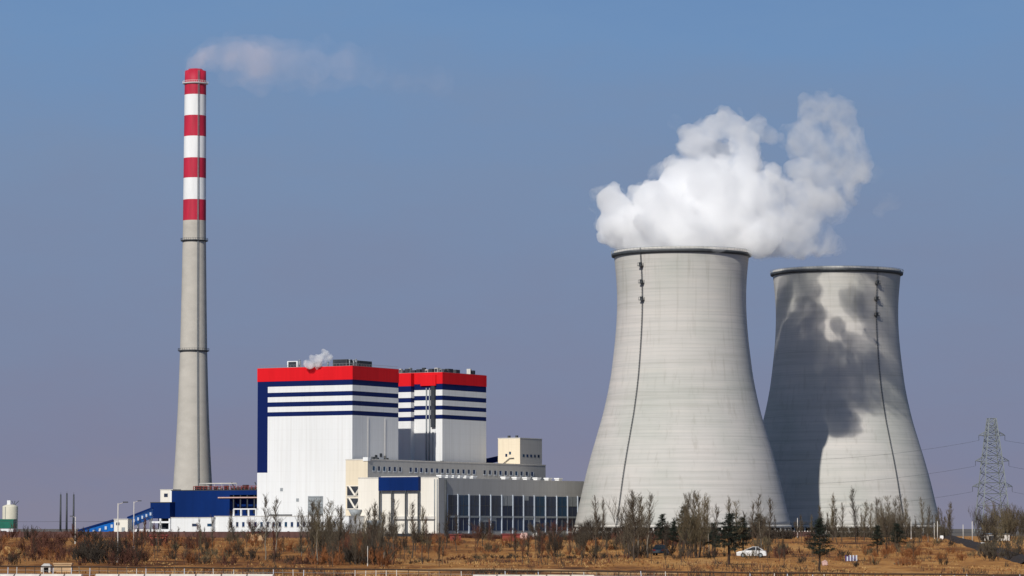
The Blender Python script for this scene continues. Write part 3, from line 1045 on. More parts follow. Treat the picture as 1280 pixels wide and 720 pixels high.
# roof pipework and railing
rf = MB()
n = 22
x0 = on_v(240, 610, v0)[0] - a
for i in range(n):
    x = x0 + (Lx - x0) * i / (n - 1)
    rf.box(x - .12, 1, zt + .3, x + .12, 1.25, zt + 1.9)
rf.box(x0, 1, zt + 1.75, Lx, 1.2, zt + 2.0)
rf.box(x0, 1, zt + 1.0, Lx, 1.2, zt + 1.15)
rf.build('railing', M['red_roof'], BL)
rq = random.Random(5)
for i in range(12):
    x = x0 + (Lx - x0 - 3) * i / 11 + rq.uniform(-.6, .6)
    hh = rq.uniform(.8, 2.2)
    MB().box(x, 2, zt + .3, x + rq.uniform(1, 3), 4, zt + .3 + hh).build('roof_unit', M[rq.choice(['dark_metal', 'grey_metal', 'dark_hole'])], BL)
pp = MB()
pz = zt + 3.1
pp.tube((x0 + 2, 3, pz), (x0 + 22, 3, pz), .3, n=6)
for i in range(6):
    pp.tube((x0 + 2 + 4 * i, 3, zt + .3), (x0 + 2 + 4 * i, 3, pz), .12, n=5)
pp.build('pipe_rack', M['pale_conc'], BL)
for px in (289, 318):
    x = on_v(px, 605, v0)[0] - a
    MB().tube((x, 3, zt + .3), (x - 1.8, 3, zt + 3.6), .25, n=5).build('vent_pipe', M['dark_metal'], BL)

# white annex with a row of small windows
v1 = -22.0
AN, Lx, z, a = simple_house('office_annex', 'long low white annex with a row of small windows below the boiler house', v1, 268, 436, 645.8, 12, 'white')
for i in range(19):
    px = 289 + i * 7.6
    x, zc = on_v(px, 655.5, v1)
    o = MB().box(x - a - .62, -.05, zc - 1.0, x - a + .62, .05, zc + 1.0).build('window', M['glass'], AN)
    MB().box(x - a - .75, -.18, zc - 1.22, x - a + .75, -.003, zc - 1.02).build('sill', M['pale_conc'], o)
x, _ = on_v(335, 646, v1); x2, _ = on_v(362, 646, v1)
MB().box(x - a, .5, z + .3, x2 - a, 2, z + .9).build('roof_unit', M['dark_metal'], AN)
x, _ = on_v(290, 646, v1); x2, _ = on_v(318, 646, v1)
cn = MB()
for i in range(4):
    xx = x - a + (x2 - x) * i / 3
    cn.box(xx - .3, 1, z + .3, xx + .3, 1.6, z + 3.0)
cn.box(x - a, 1, z + 3.0, x2 - a, 3, z + 3.5)
cn.build('roof_frame', M['bandwhite'], AN)
# plain white wall block further left
WB, Lx, z, a = simple_house('white_store', 'plain white store at the foot of the wide blue hall', v1 - 2, 214, 266, 647.5, 8, 'white')
for px in (243, 262):
    x, zc = on_v(px, 656, v1 - 2)
    MB().box(x - a - 1.2, -.05, zc - .7, x - a + 1.2, .05, zc + .5).build('window', M['glass'], WB)

# smaller blue building on white posts
v2 = 2.0
a, zt = on_v(188, 628.5, v2); b, zm_ = on_v(212.3, 648, v2)
SB = empty('screening_house', O + U * a + V * v2, -A30, 'small dark blue building raised on white posts at the conveyor end', 'industrial building')
Lx = b - a
MB().box(0, 0, zm_, Lx, 12, zt).build('wall', M['blue'], SB)
MB().box(-.1, -.1, zt + .003, Lx, 12.1, zt + .3).build('roof', M['dark_metal'], SB)
MB().box(0, 6, -.2, Lx, 11.9, zm_ - .003).build('recess_wall', M['dark_hole'], SB)
for fx in (.03, .5, .97):
    MB().box(Lx * fx - .4, .1, -.2, Lx * fx + .4, .9, zm_ - .003).build('post', M['bandwhite'], SB)
zz1 = on_v(200, 653, v2)[1]
MB().box(0, -.05, zz1 - .3, Lx, .09, zz1 + .5).build('beam', M['bandwhite'], SB)
MB().box(-14, -.2, -.3, Lx, .05, on_v(200, 661.5, v2)[1]).build('base_wall', M['bandwhite'], SB)

ST, Lx, z, a = simple_house('stair_tower', 'narrow white stair tower between the chimney foot and the blue hall', 22, 200.5, 216, 612.5, 6, 'cream_white', cat='tower')
MB().box(Lx * .3, -.05, z - 3.2, Lx * .6, .06, z - 1.6).build('window', M['glass'], ST)

# inclined conveyor galleries and transfer tower
def gallery(p, q, h, wid, label):
    root = empty('conveyor_gallery', (p.x, p.y, 0), 0, label, 'conveyor', 'inclined blue conveyors')
    d = q - p
    b = MB()
    r = MB()
    for s in (0, 1):
        y = wid * s
        b.face([(0, y, p.z - h), (d.x, d.y + y, q.z - h), (d.x, d.y + y, q.z), (0, y, p.z)])
    b.face([(0, 0, p.z - h), (0, wid, p.z - h), (d.x, d.y + wid, q.z - h), (d.x, d.y, q.z - h)])
    b.face([(0, 0, p.z - h), (0, 0, p.z), (0, wid, p.z), (0, wid, p.z - h)])
    b.face([(d.x, d.y, q.z - h), (d.x, d.y + wid, q.z - h), (d.x, d.y + wid, q.z), (d.x, d.y, q.z)])
    b.build('gallery_wall', M['sky_blue'], root)
    r.face([(-.2, -.3, p.z + .01), (d.x + .2, d.y - .3, q.z + .01), (d.x + .2, d.y + wid / 2, q.z + .9), (-.2, wid / 2, p.z + .9)])
    r.face([(-.2, wid + .3, p.z + .01), (-.2, wid / 2, p.z + .9), (d.x + .2, d.y + wid / 2, q.z + .9), (d.x + .2, d.y + wid + .3, q.z + .01)])
    r.build('gallery_roof', M['blue'], root)
    n = 4
    for i in range(n):
        t = (i + .7) / n
        z = p.z + d.z * t - h
        if z < 1: continue
        MB().tube((d.x * t, d.y * t + .5, -.2), (d.x * t, d.y * t + .5, z), .3, n=6).tube((d.x * t, d.y * t + wid - .5, -.2), (d.x * t, d.y * t + wid - .5, z), .3, n=6).build('trestle', M['grey_metal'], root)
    rq = random.Random(len(label))
    for i in range(6):
        t = (i + .5) / 6
        c = p + d * t - p
        MB().box(c.x - .6, c.y * 1 - .12, p.z + d.z * t - h * .62, c.x + .6, c.y + .05, p.z + d.z * t - h * .3).build('window', M['frame'], root)
    return root


gallery(P(98, 664.5, 1430), P(143, 650.8, 1436), 4.2, 4, 'lower bright blue conveyor gallery rising from the ground to the cream transfer tower')
gallery(P(159, 648.5, 1438), P(190, 636, 1450), 4.0, 4, 'upper bright blue conveyor gallery rising from the cream tower to the blue building')
p = P(142.5, 661, 1433)
TT = empty('transfer_tower', (p.x, p.y, 0), R(-12), 'small cream transfer tower between the two blue conveyors', 'tower')
ww = P(160.5, 661, 1433).x - p.x
zt = P(150, 649.5, 1433).z
MB().box(0, 0, -.3, ww, 6, zt).build('wall', M['cream_white'], TT)
MB().box(-.2, -.2, zt + .003, ww + .2, 6.2, zt + .35).build('roof', M['pale_conc'], TT)
MB().box(ww * .55, -.05, 0, ww * .8, .05, 2.6).build('door', M['grey_metal'], TT)
MB().box(ww * .15, -.05, zt - 2.4, ww * .4, .05, zt - 1.2).build('window', M['glass'], TT)

# silo and green building at the left edge
p = P(12.5, 661, 1400)
SI = empty('silo', (p.x, p.y, 0), 0, 'cream cylindrical silo at the far left behind the green building', 'silo')
r = 9.6 * 1400 / F
zt = P(10, 633.5, 1400).z
MB().lathe([(r, -.3), (r, zt), (r * .97, zt + .3), (r * .5, zt + .9), (.02, zt + 1)], 48).build('body', M['silo'], SI)
MB().box(-1.2, -1.0, zt + .6, .2, .2, P(10, 625.5, 1400).z).build('top_hatch', M['bandwhite'], SI)
an = MB()
for dx in (-1.0, .3, 2):
    an.tube((1.6, 0, zt + .5), (1.6 + dx, 0, P(10, 626, 1400).z), .13, n=5)
an.build('antenna', M['dark_metal'], SI)
MB().tube((-r * .5, -r * .9, 0), (-r * .5, -r * .9, zt), .15, n=5).build('pipe', M['grey_metal'], SI)
p = P(-16, 661, 1370)
GB = empty('green_building', (p.x, p.y, 0), 0, 'green and white building at the left edge in front of the silo', 'building')
ww = P(16.5, 661, 1370).x - p.x
za, zb_ = P(0, 660.5, 1370).z, P(0, 650, 1370).z
MB().box(0, 0, -.3, ww, 9, za - .003).build('base_wall', M['bandwhite'], GB)
MB().box(-.2, -.2, za, ww + .05, 9.2, zb_).build('upper_wall', M['green'], GB)
MB().box(-.3, -.3, zb_ + .003, ww + .3, 9.3, zb_ + .35).build('roof', M['green'], GB)
a = P(-4, 661, 1370).x - p.x
MB().box(a, -.06, -.2, a + 4, .05, za - 1.0).build('door', M['dark_hole'], GB)

# three thin masts
for i, px in enumerate((75.5, 83.2, 91.8)):
    p = P(px, 661, 1900)
    top = P(px, (618, 616.5, 618)[i], 1900).z
    o = MB().tube((0, 0, -.3), (0, 0, top), .62, .42, 8).tube((0, 0, 0), (0, 0, 1), 1.0, .9, 8).tube((0, 0, top), (0, 0, top + 1.2), .08, n=5).build('mast', M['dark_metal'], loc=(p.x, p.y, 0))
    tag(o, ('left one of three thin dark masts standing together', 'middle and tallest of three thin dark masts', 'right one of three thin dark masts, behind the street lamp')[i], 'mast', 'three dark masts')


# ------------------------------------------------------------------ pylon and power lines
def pylon():
    D = 1560
    b = P(1241, 661, D)
    H_ = P(1241, 523, D).z
    root = empty('pylon', (b.x, b.y, 0), R(8), 'tall lattice steel pylon at the right carrying power lines', 'pylon')

    def half(z):
        t = z / H_
        if t < .62:
            return 7.0 + (4.0 - 7.0) * t / .62
        return 4.0 + (1.7 - 4.0) * (t - .62) / .38
    c4 = [(-1, -1), (1, -1), (1, 1), (-1, 1)]
    for sx_, sy_ in c4:
        lg = MB()
        for a, b_ in ((0, .62), (.62, 1)):
            z0, z1 = H_ * a, H_ * b_
            lg.tube((sx_ * half(z0), sy_ * half(z0), z0 - .3), (sx_ * half(z1), sy_ * half(z1), z1), .28, n=5)
        lg.build('leg', M['galv'], root)
    la = MB()
    zs = [0]
    while zs[-1] < H_ - 1.5:
        zs.append(zs[-1] + max(2.0, half(zs[-1]) * .95))
    zs[-1] = H_
    for i in range(len(zs) - 1):
        z0, z1 = zs[i], zs[i + 1]
        h0, h1 = half(z0), half(z1)
        for k in range(4):
            (ax, ay), (bx, by) = c4[k], c4[(k + 1) % 4]
            la.tube((ax * h0, ay * h0, z0), (bx * h1, by * h1, z1), .15, n=4, cap=False)
            la.tube((bx * h0, by * h0, z0), (ax * h1, ay * h1, z1), .15, n=4, cap=False)
            la.tube((ax * h1, ay * h1, z1), (bx * h1, by * h1, z1), .13, n=4, cap=False)
    la.build('lattice', M['galv'], root)
    tips = []
    for z, ln in ((P(1241, 545, D).z, 3.6), (P(1241, 577, D).z, 4.0), (P(1241, 609, D).z, 4.4)):
        for s in (-1, 1):
            h = half(z)
            am = MB()
            tip = Vector((s * (h + ln), 0, z + .4))
            for sy_ in (-1, 1):
                am.tube((s * h, sy_ * h, z), tip, .15, n=4)
                am.tube((s * half(z + 2), sy_ * half(z + 2), z + 2.2), tip, .15, n=4)
                m1 = Vector((s * h, sy_ * h, z)).lerp(tip, .5)
                am.tube(m1, Vector((s * half(z + 2), sy_ * half(z + 2), z + 2.2)).lerp(tip, .35), .12, n=4)
            am.build('crossarm', M['galv'], root)
            ins = MB()
            for j in range(7):
                ins.tube(tip - Vector((0, 0, .2 + j * .32)), tip - Vector((0, 0, .4 + j * .32)), .22, .1, 8)
            ins.build('insulator', M['dark_metal'], root)
            tips.append(root.matrix_basis @ Vector((0, 0, 0)) + Matrix.Rotation(R(8), 3, 'Z') @ (tip - Vector((0, 0, 2.5))))
    return [Vector(t) + Vector((b.x, b.y, 0)) for t in tips]


bpy.context.view_layer.update()
pyl_b = P(1241, 661, 1560)
tips = [Vector(t) for t in pylon()]
tips = [Vector((t.x - (pyl_b.x if t.x > pyl_b.x * 1.5 else 0), t.y - (pyl_b.y if t.y > 2500 else 0), t.z)) for t in tips]


def wire(p, q, sag, r, name, label, group, n=24):
    b = MB()
    pts = []
    for i in range(n + 1):
        t = i / n
        v = p.lerp(q, t)
        v.z -= 4 * sag * t * (1 - t)
        pts.append(v - p)
    for i in range(n):
        b.tube(pts[i], pts[i + 1], r, n=5, cap=False)
    o = b.build(name, M['dark_metal'], loc=p)
    return tag(o, label, 'power line', group)


rows = ('upper', 'middle', 'lower')
# far ends are hidden behind the nearer tower
for i in range(3):
    lft, rgt = tips[2 * i], tips[2 * i + 1]
    endz = P(930, (575, 604, 634)[i], 1560).z
    e = P(930, 600, 1560); e.z = endz
    wire(lft, e, 3.0, .05, 'power_line', rows[i] + ' power line from the pylon across the farther cooling tower', 'power lines left of the pylon')
    e2 = P(1420, (553, 590, 622)[i], 1600)
    wire(rgt, e2, 2.5, .05, 'power_line', rows[i] + ' power line leaving the pylon toward the right edge', 'power lines right of the pylon')

# ------------------------------------------------------------------ volumes
def volume_mat(name, color, dens, nscale, lo, hi, aniso=0.0, xfade=None, zstretch=1.0, detail=4, zfade=None):
    m = bpy.data.materials.new(name)
    m.use_nodes = True
    nt = m.node_tree
    N, Lk = nt.nodes, nt.links
    for nd in list(N):
        if nd.type == 'BSDF_PRINCIPLED':
            N.remove(nd)
    out = [n for n in N if n.type == 'OUTPUT_MATERIAL'][0]
    pv = N.new('ShaderNodeVolumePrincipled')
    pv.inputs['Color'].default_value = (*color, 1)
    pv.inputs['Anisotropy'].default_value = aniso
    tc = N.new('ShaderNodeTexCoord')
    mp = N.new('ShaderNodeMapping')
    mp.inputs['Scale'].default_value = (nscale, nscale, nscale * zstretch)
    nz = N.new('ShaderNodeTexNoise')
    nz.inputs['Scale'].default_value = 1
    nz.inputs['Detail'].default_value = detail
    nz.inputs['Roughness'].default_value = .62
    nz.inputs['Distortion'].default_value = .4
    Lk.new(tc.outputs['Object'], mp.inputs[0])
    Lk.new(mp.outputs[0], nz.inputs['Vector'])
    mr = N.new('ShaderNodeMapRange')
    mr.interpolation_type = 'SMOOTHSTEP'
    mr.inputs['From Min'].default_value = lo
    mr.inputs['From Max'].default_value = hi
    Lk.new(nz.outputs['Fac'], mr.inputs['Value'])
    last = mr.outputs[0]
    mul = N.new('ShaderNodeMath'); mul.operation = 'MULTIPLY'
    mul.inputs[1].default_value = dens
    if xfade:
        sx = N.new('ShaderNodeSeparateXYZ')
        Lk.new(tc.outputs['Object'], sx.inputs[0])
        cr = N.new('ShaderNodeFloatCurve') if False else None
        # piecewise factor along x (object space, metres) plus softening of the noise threshold
        m1 = N.new('ShaderNodeMapRange')
        m1.inputs['From Min'].default_value, m1.inputs['From Max'].default_value = xfade[0], xfade[1]
        m1.inputs['To Min'].default_value, m1.inputs['To Max'].default_value = 1, xfade[2]
        m1.interpolation_type = 'SMOOTHSTEP'
        Lk.new(sx.outputs['X'], m1.inputs['Value'])
        m2 = N.new('ShaderNodeMapRange')
        m2.inputs['From Min'].default_value, m2.inputs['From Max'].default_value = xfade[0], xfade[1]
        m2.inputs['To Min'].default_value, m2.inputs['To Max'].default_value = xfade[3], 0
        Lk.new(sx.outputs['X'], m2.inputs['Value'])
        ad = N.new('ShaderNodeMath'); ad.operation = 'ADD'
        Lk.new(nz.outputs['Fac'], ad.inputs[0]); Lk.new(m2.outputs[0], ad.inputs[1])
        Lk.new(ad.outputs[0], mr.inputs['Value'])
        mm = N.new('ShaderNodeMath'); mm.operation = 'MULTIPLY'
        Lk.new(mr.outputs[0], mm.inputs[0]); Lk.new(m1.outputs[0], mm.inputs[1])
        last = mm.outputs[0]
        if zfade:
            m3 = N.new('ShaderNodeMapRange')
            m3.interpolation_type = 'SMOOTHSTEP'
            m3.inputs['From Min'].default_value, m3.inputs['From Max'].default_value = zfade[0], zfade[1]
            m3.inputs['To Min'].default_value, m3.inputs['To Max'].default_value = 1, zfade[2]
            Lk.new(sx.outputs['Z'], m3.inputs['Value'])
            m4 = N.new('ShaderNodeMath'); m4.operation = 'MULTIPLY'
            Lk.new(mm.outputs[0], m4.inputs[0]); Lk.new(m3.outputs[0], m4.inputs[1])
            last = m4.outputs[0]
    Lk.new(last, mul.inputs[0])
    Lk.new(mul.outputs[0], pv.inputs['Density'])
    Lk.new(pv.outputs[0], out.inputs['Volume'])
    return m


ICO = {}
for _s in (2, 3):
    _b = bmesh.new()
    bmesh.ops.create_icosphere(_b, subdivisions=_s, radius=1)
    ICO[_s] = ([tuple(v.co) for v in _b.verts], [[v.index for v in f.verts] for f in _b.faces])
    _b.free()


def puff_mesh(name, spheres, material, voxel, seed, kids=9, origin=None, disp=3.0, dsize=9.0, kid_r=(.3, .5), flat=1.0, gen2=0, floor=None):
    """spheres: (centre Vector, radius). One closed billowing surface."""
    q = random.Random(seed)
    vv, ff = [], []

    def ball(c, r):
        tv, tf = ICO[3 if r > 5 else 2]
        k = len(vv)
        o = c - origin
        vv.extend((o.x + x * r, o.y + y * r, o.z + z * r) for x, y, z in tv)
        ff.extend((k + a, k + b, k + d) for a, b, d in tf)
    for c, r in spheres:
        ball(c, r)
        for i in range(kids):
            d = Vector((q.gauss(0, 1), q.gauss(0, 1) * flat, q.gauss(0, 1))).normalized()
            c2, r2 = c + d * r * q.uniform(.75, .98), r * q.uniform(*kid_r)
            if floor is None or c2.z - r2 > floor:
                ball(c2, r2)
            for j in range(gen2):
                e = (d + Vector((q.gauss(0, .7), q.gauss(0, .7), q.gauss(0, .7)))).normalized()
                c3, r3 = c2 + e * r2 * .9, r2 * q.uniform(.3, .5)
                if floor is None or c3.z - r3 > floor:
                    ball(c3, r3)
    me = bpy.data.meshes.new(name + '_raw')
    me.from_pydata(vv, [], ff)
    t = bpy.data.objects.new('tmp', me)
    COL.objects.link(t)
    rm = t.modifiers.new('r', 'REMESH'); rm.mode = 'VOXEL'; rm.voxel_size = voxel
    for s, d in ((dsize, disp), (dsize * .38, disp * .5), (dsize * .17, disp * .22)):
        tx = bpy.data.textures.new(name, 'CLOUDS'); tx.noise_scale = s; tx.noise_depth = 2
        dm = t.modifiers.new('d', 'DISPLACE'); dm.texture = tx; dm.strength = d; dm.mid_level = .5
        dm.texture_coords = 'LOCAL'
    dg = bpy.context.evaluated_depsgraph_get()
    me2 = bpy.data.meshes.new_from_object(t.evaluated_get(dg))
    bpy.data.objects.remove(t)
    me2.name = name
    me2.materials.clear(); me2.materials.append(material)
    o = bpy.data.objects.new(name, me2)
    COL.objects.link(o)
    o.location = origin
    return o


DP = 1500
kp = DP / F
def S(px, py, r, dd=0):
    return (P(px, py, DP + dd), r * kp)


dense = [S(764, 252, 20), S(758, 280, 14), S(780, 285, 28), S(774, 300, 13), S(818, 255, 32, 8), S(812, 290, 32, -4), S(855, 236, 37, 5), S(848, 282, 38, 5), S(888, 244, 38),
         S(888, 288, 38), S(922, 283, 36), S(928, 250, 28, 4), S(950, 302, 22, -10), S(930, 222, 20, 10), S(932, 200, 18, 16), S(930, 176, 19, 22), S(916, 158, 18, 25), S(892, 160, 18, 24), S(872, 172, 16, 22), S(945, 160, 15, 28), S(964, 172, 11, 30),
         S(855, 184, 9, 20), S(958, 243, 26, 5), S(972, 280, 26, 6), S(985, 302, 20, 6), S(965, 215, 12, 14), S(905, 208, 16, 22), S(930, 214, 20, 26), S(882, 214, 20, 20), S(860, 218, 16, 22), S(868, 182, 20, 26), S(885, 186, 19, 30), S(902, 190, 15, 34), S(858, 166, 12, 26), S(906, 146, 13, 28), S(840, 205, 12, 22), S(900, 250, 30, 24), S(925, 262, 27, 27), S(880, 262, 28, 20), S(905, 228, 22, 27), S(870, 236, 24, 22), S(962, 308, 15, 4)]  # some rear balls, unseen behind the main mass, added to shade the farther tower
thin = [S(1000, 245, 24, 12), S(1008, 284, 25, 15), S(1032, 300, 16, 16), S(1006, 308, 15, 8), S(1000, 212, 18, 26), S(1008, 175, 26, 38), S(1020, 142, 24, 42), S(1046, 148, 24, 44), S(1044, 185, 32, 40), S(1062, 210, 25, 38), S(1035, 230, 28, 28), S(1032, 258, 22, 14), S(1052, 240, 20, 30), S(1022, 306, 15, 16), S(1045, 308, 11, 18), S(1000, 314, 12, 12)]
core = [(P(851, 310, DP), 25.0), (P(815, 312, DP), 13), (P(887, 312, DP), 13)]
og = P(851, 311, DP)
smx = volume_mat('steam', (.9985, .9985, .999), .24, .06, .38, .62, 0.0, xfade=(24, 62, .40, .13), detail=6, zfade=(26, 52, .42))
pl = puff_mesh('steam_plume', [(c, r * .93) for c, r in dense + thin + core], smx, 1.1, 4, 13, og, 3.0, 7.0, gen2=5, floor=og.z - 4.0)
hmx = volume_mat('steam_fringe', (.995, .995, .998), .07, .085, .43, .68, 0.0, detail=7)
hl = puff_mesh('fringe', [(c, r * 1.09) for c, r in dense + thin + core], hmx, 1.5, 5, 11, og, 3.6, 7.0, gen2=3, floor=og.z - 5.0)
hl.parent = pl
hl.location = (0, 0, 0)
tag(pl, 'huge white steam plume billowing from the mouth of the nearer cooling tower', 'steam')
wm = volume_mat('thin_steam', (.95, .95, .97), .03, .08, .38, .75)
o = puff_mesh('steam_wisp', [S(843, 152, 10, 2), S(849, 160, 7, 2)], wm, 1.2, 8, 8, P(845, 155, DP), 2, 5)
tag(o, 'faint wisp of steam beside the top left of the big plume', 'steam', 'detached wisps of steam')
o = puff_mesh('steam_wisp', [S(1113, 252, 13, 14), S(1100, 265, 9, 14), S(1090, 215, 14, 14)], wm, 1.2, 9, 8, P(1105, 250, DP + 14), 2, 5)
tag(o, 'faint detached wisp of steam to the right of the big plume', 'steam', 'detached wisps of steam')

# chimney smoke
ks = 1565 / F
sm = []
for px, py, r in ((242, 80, 9), (256, 70, 15), (275, 66, 21), (300, 70, 25), (330, 76, 28), (362, 82, 30), (395, 84, 30), (430, 82, 28), (470, 84, 27), (510, 92, 26), (545, 98, 22)):
    sm.append((P(px, py, 1565 + (px - 240) * .12), r * ks))
for q_ in ((241, 86, 11), (245, 80, 12), (250, 76, 14), (290, 72, 26), (315, 80, 30)):
    sm.insert(0, (P(q_[0], q_[1], 1565), q_[2] * ks))
fm = volume_mat('flue_smoke', (.97, .86, .86), .017, .05, .34, .72, -.4, xfade=(0, 110, .22, .06), detail=6)
fo = volume_mat('flue_smoke_edge', (.97, .86, .86), .013, .045, .42, .72, -.4, xfade=(0, 120, .30, .06), detail=6)
o = puff_mesh('chimney_smoke', [(c, r * .72) for c, r in sm], fm, 1.6, 21, 9, P(240, 88, 1565), 3.5, 9)
o2 = puff_mesh('fringe', [(c, r * 1.12) for c, r in sm], fo, 2.0, 22, 9, P(240, 88, 1565), 4.5, 10)
o2.parent = o
o2.location = (0, 0, 0)
fc = volume_mat('flue_smoke_core', (.97, .87, .87), .034, .09, .34, .66, -.4, xfade=(2, 16, .25, .15), detail=5)
o3 = puff_mesh('core', [(P(a_, b_, 1565), r_ * ks) for a_, b_, r_ in ((239, 88, 8), (242, 84, 9), (247, 79, 11), (255, 75, 14), (266, 73, 17), (280, 72, 18))], fc, 1.0, 23, 8, P(240, 88, 1565), 2.0, 5)
o3.parent = o
o3.location = (0, 0, 0)
tag(o, 'thin pinkish smoke trailing right from the top of the tall chimney', 'smoke')

# little steam on the roof of the boiler house
kr = 1440 / F
rs = [(P(px, py, 1452), r * kr) for px, py, r in ((384, 454, 5), (392, 450, 6), (400, 449, 6.5), (407, 443, 5), (412, 447, 4.5), (404, 438, 2.5), (398, 455, 6), (388, 456, 5))]
rm_ = volume_mat('roof_steam', (.995, .995, .995), .8, .2, .34, .60)
o = puff_mesh('roof_steam', rs, rm_, .5, 31, 8, P(396, 456, 1452), 1.1, 3)
tag(o, 'small puff of white steam on the red roof of the larger boiler house', 'steam')

# ------------------------------------------------------------------ trees
def branchy(q, p, d, ln, r, depth, out_t, out_c, spread, up, split=2, twig_r=.012):
    """recursive bare branches"""
    n = 2
    cur, dr = Vector(p), Vector(d).normalized()
    seg = ln / n
    for i in range(n):
        dr = (dr + Vector((q.gauss(0, .10), q.gauss(0, .10), up * .1))).normalized()
        nxt = cur + dr * seg
        r2 = max(twig_r * .6, r * (1 - .38 * (i + 1) / n))
        (out_t if depth >= 3 else out_c).tube(cur, nxt, r * (1 - .38 * i / n), r2, 5 if depth >= 3 else 3, cap=False)
        cur = nxt
        if depth > 0:
            for k in range(split):
                a = q.uniform(0, 2 * math.pi)
                s = Vector((math.cos(a), math.sin(a), q.uniform(-.2, .4)))
                nd = (dr * (1 - spread) + s * spread + Vector((0, 0, up))).normalized()
                branchy(q, cur - dr * seg * q.uniform(0, .6), nd, ln * q.uniform(.5, .72), max(twig_r, r2 * .55), depth - 1, out_t, out_c, spread, up, split, twig_r)


def tree_template(kind, seed):
    """unit: 8 m high for trees, 2 m for shrubs"""
    q = random.Random(seed)
    t, c = MB(), MB()
    if kind == 'poplar':
        H_ = 8.0
        pts = [Vector((0, 0, -.2))]
        for i in range(8):
            pts.append(Vector((q.gauss(0, .07), q.gauss(0, .07), H_ * (i + 1) / 8)) + Vector((pts[-1].x, pts[-1].y, 0)) * .8)
        for i in range(8):
            t.tube(pts[i], pts[i + 1], .085 * (1 - i / 8.6), .085 * (1 - (i + 1) / 8.6), 6, cap=False)
        for i in range(34):
            z = q.uniform(.2, .97)
            j = min(7, int(z * 8)); f = z * 8 - j
            p = pts[j].lerp(pts[j + 1], f)
            a = q.uniform(0, 2 * math.pi)
            d = Vector((math.cos(a) * .45, math.sin(a) * .45, 1))
            branchy(q, p, d, H_ * (.20 - .12 * z) * q.uniform(.7, 1.25), .028, 2, t, c, .42, .32, 2, .0105)
    elif kind == 'round':
        H_ = 8.0
        t.tube((0, 0, -.2), (.05, 0, 2.0), .13, .11, 7, cap=False)
        for i in range(6):
            a = 2 * math.pi * i / 6 + q.uniform(-.4, .4)
            d = Vector((math.cos(a) * .55, math.sin(a) * .55, 1))
            branchy(q, (.05, 0, q.uniform(1.5, 2.1)), d, 2.9 * q.uniform(.8, 1.1), .07, 4, t, c, .42, .22, 2, .0105)
    elif kind == 'multi':
        for i in range(7):
            a = 2 * math.pi * i / 7 + q.uniform(-.4, .4)
            b0 = Vector((math.cos(a), math.sin(a), 0)) * q.uniform(.1, .7)
            d = Vector((math.cos(a) * .22, math.sin(a) * .22, 1))
            branchy(q, b0 - Vector((0, 0, .2)), d, 3.6 * q.uniform(.7, 1.1), .045, 4, t, c, .34, .4, 2, .0105)
    elif kind == 'shrub':
        for i in range(15):
            a = q.uniform(0, 2 * math.pi)
            b0 = Vector((math.cos(a), math.sin(a), 0)) * q.uniform(.05, .9)
            lean = q.uniform(.1, .9)
            d = Vector((math.cos(a) * lean, math.sin(a) * lean, 1))
            branchy(q, b0 - Vector((0, 0, .1)), d, q.uniform(.35, 1.25) * (1.1 - .4 * lean), .022, 3, c, c, .38, .25, 2, .011)
    elif kind == 'conifer':
        H_ = 8.0
        t.tube((0, 0, -.2), (.1, 0, H_ * .5), .14, .10, 7, cap=False).tube((.1, 0, H_ * .5), (0, .1, H_ * .97), .10, .03, 6, cap=False)
        for i in range(46):
            z = H_ * (.30 + .68 * (i + q.random()) / 46)
            a = i * 2.4 + q.uniform(-.5, .5)
            ln = (2.1 * (1 - z / H_) ** .8 + .25) * q.choice((.45, .8, 1, 1.15))
            d = Vector((math.cos(a), math.sin(a), q.uniform(-.05, .35)))
            e = Vector((0, 0, z)) + d * ln
            t.tube((0, 0, z), e, .035, .012, 4, cap=False)
            for k in range(int(26 * ln) + 14):
                p = Vector((0, 0, z)).lerp(e, q.uniform(.25, 1.08)) + Vector((q.gauss(0, .14), q.gauss(0, .14), q.gauss(0, .11)))
                for m_ in range(3):
                    s = Vector((q.gauss(0, 1), q.gauss(0, 1), q.gauss(0, .8))).normalized() * q.uniform(.18, .42)
                    w = Vector((q.gauss(0, 1), q.gauss(0, 1), q.gauss(0, 1))).normalized() * .035
                    c.face([p - w, p + w, p + s + w * .3])
    return t, c


TPL = {}


def template(kind, seed, tm, cm):
    key = (kind, seed, tm, cm)
    if key not in TPL:
        t, c = tree_template(kind, seed)
        allz = [v[2] for v in c.v]
        hh = max(allz)
        mt = None
        if t.v:
            o = t.build('trunk', M[tm]); mt = o.data; bpy.data.objects.remove(o)
        o = c.build('crown', M[cm]); mc = o.data; bpy.data.objects.remove(o)
        TPL[key] = (mt, mc, hh)
    return TPL[key]


def plant(name, kind, seed, tm, cm, px, by, ty, label, cat, group, base=None, wide=1.0):
    b = base if base is not None else hit(px, by)
    h = max(.4, (P(px, ty, b.y).z - b.z))
    mt, mc, hh = template(kind, seed, tm, cm)
    s = h / hh
    if mt is None:
        o = bpy.data.objects.new(name, mc)
        COL.objects.link(o)
    else:
        o = bpy.data.objects.new(name, None)
        COL.objects.link(o)
        for nm, me in (('trunk', mt), ('crown', mc)):
            c = bpy.data.objects.new(nm, me)
            COL.objects.link(c); c.parent = o
    o.location = b
    o.scale = (s * wide, s * wide, s)
    o.rotation_euler = (rnd.gauss(0, .03), rnd.gauss(0, .03), rnd.uniform(0, 6.28))
    return tag(o, label, cat, group)


def where(px):
    if px < 110: return 'at the far left by the green building'
    if px < 215: return 'below the blue conveyors'
    if px < 325: return 'below the wide blue hall'
    if px < 460: return 'in front of the larger boiler house'
    if px < 548: return 'in front of the cream wall with the blue fascia'
    if px < 728: return 'in front of the dark hall windows'
    if px < 985: return 'in front of the nearer cooling tower'
    if px < 1185: return 'in front of the farther cooling tower'
    return 'near the pylon at right'


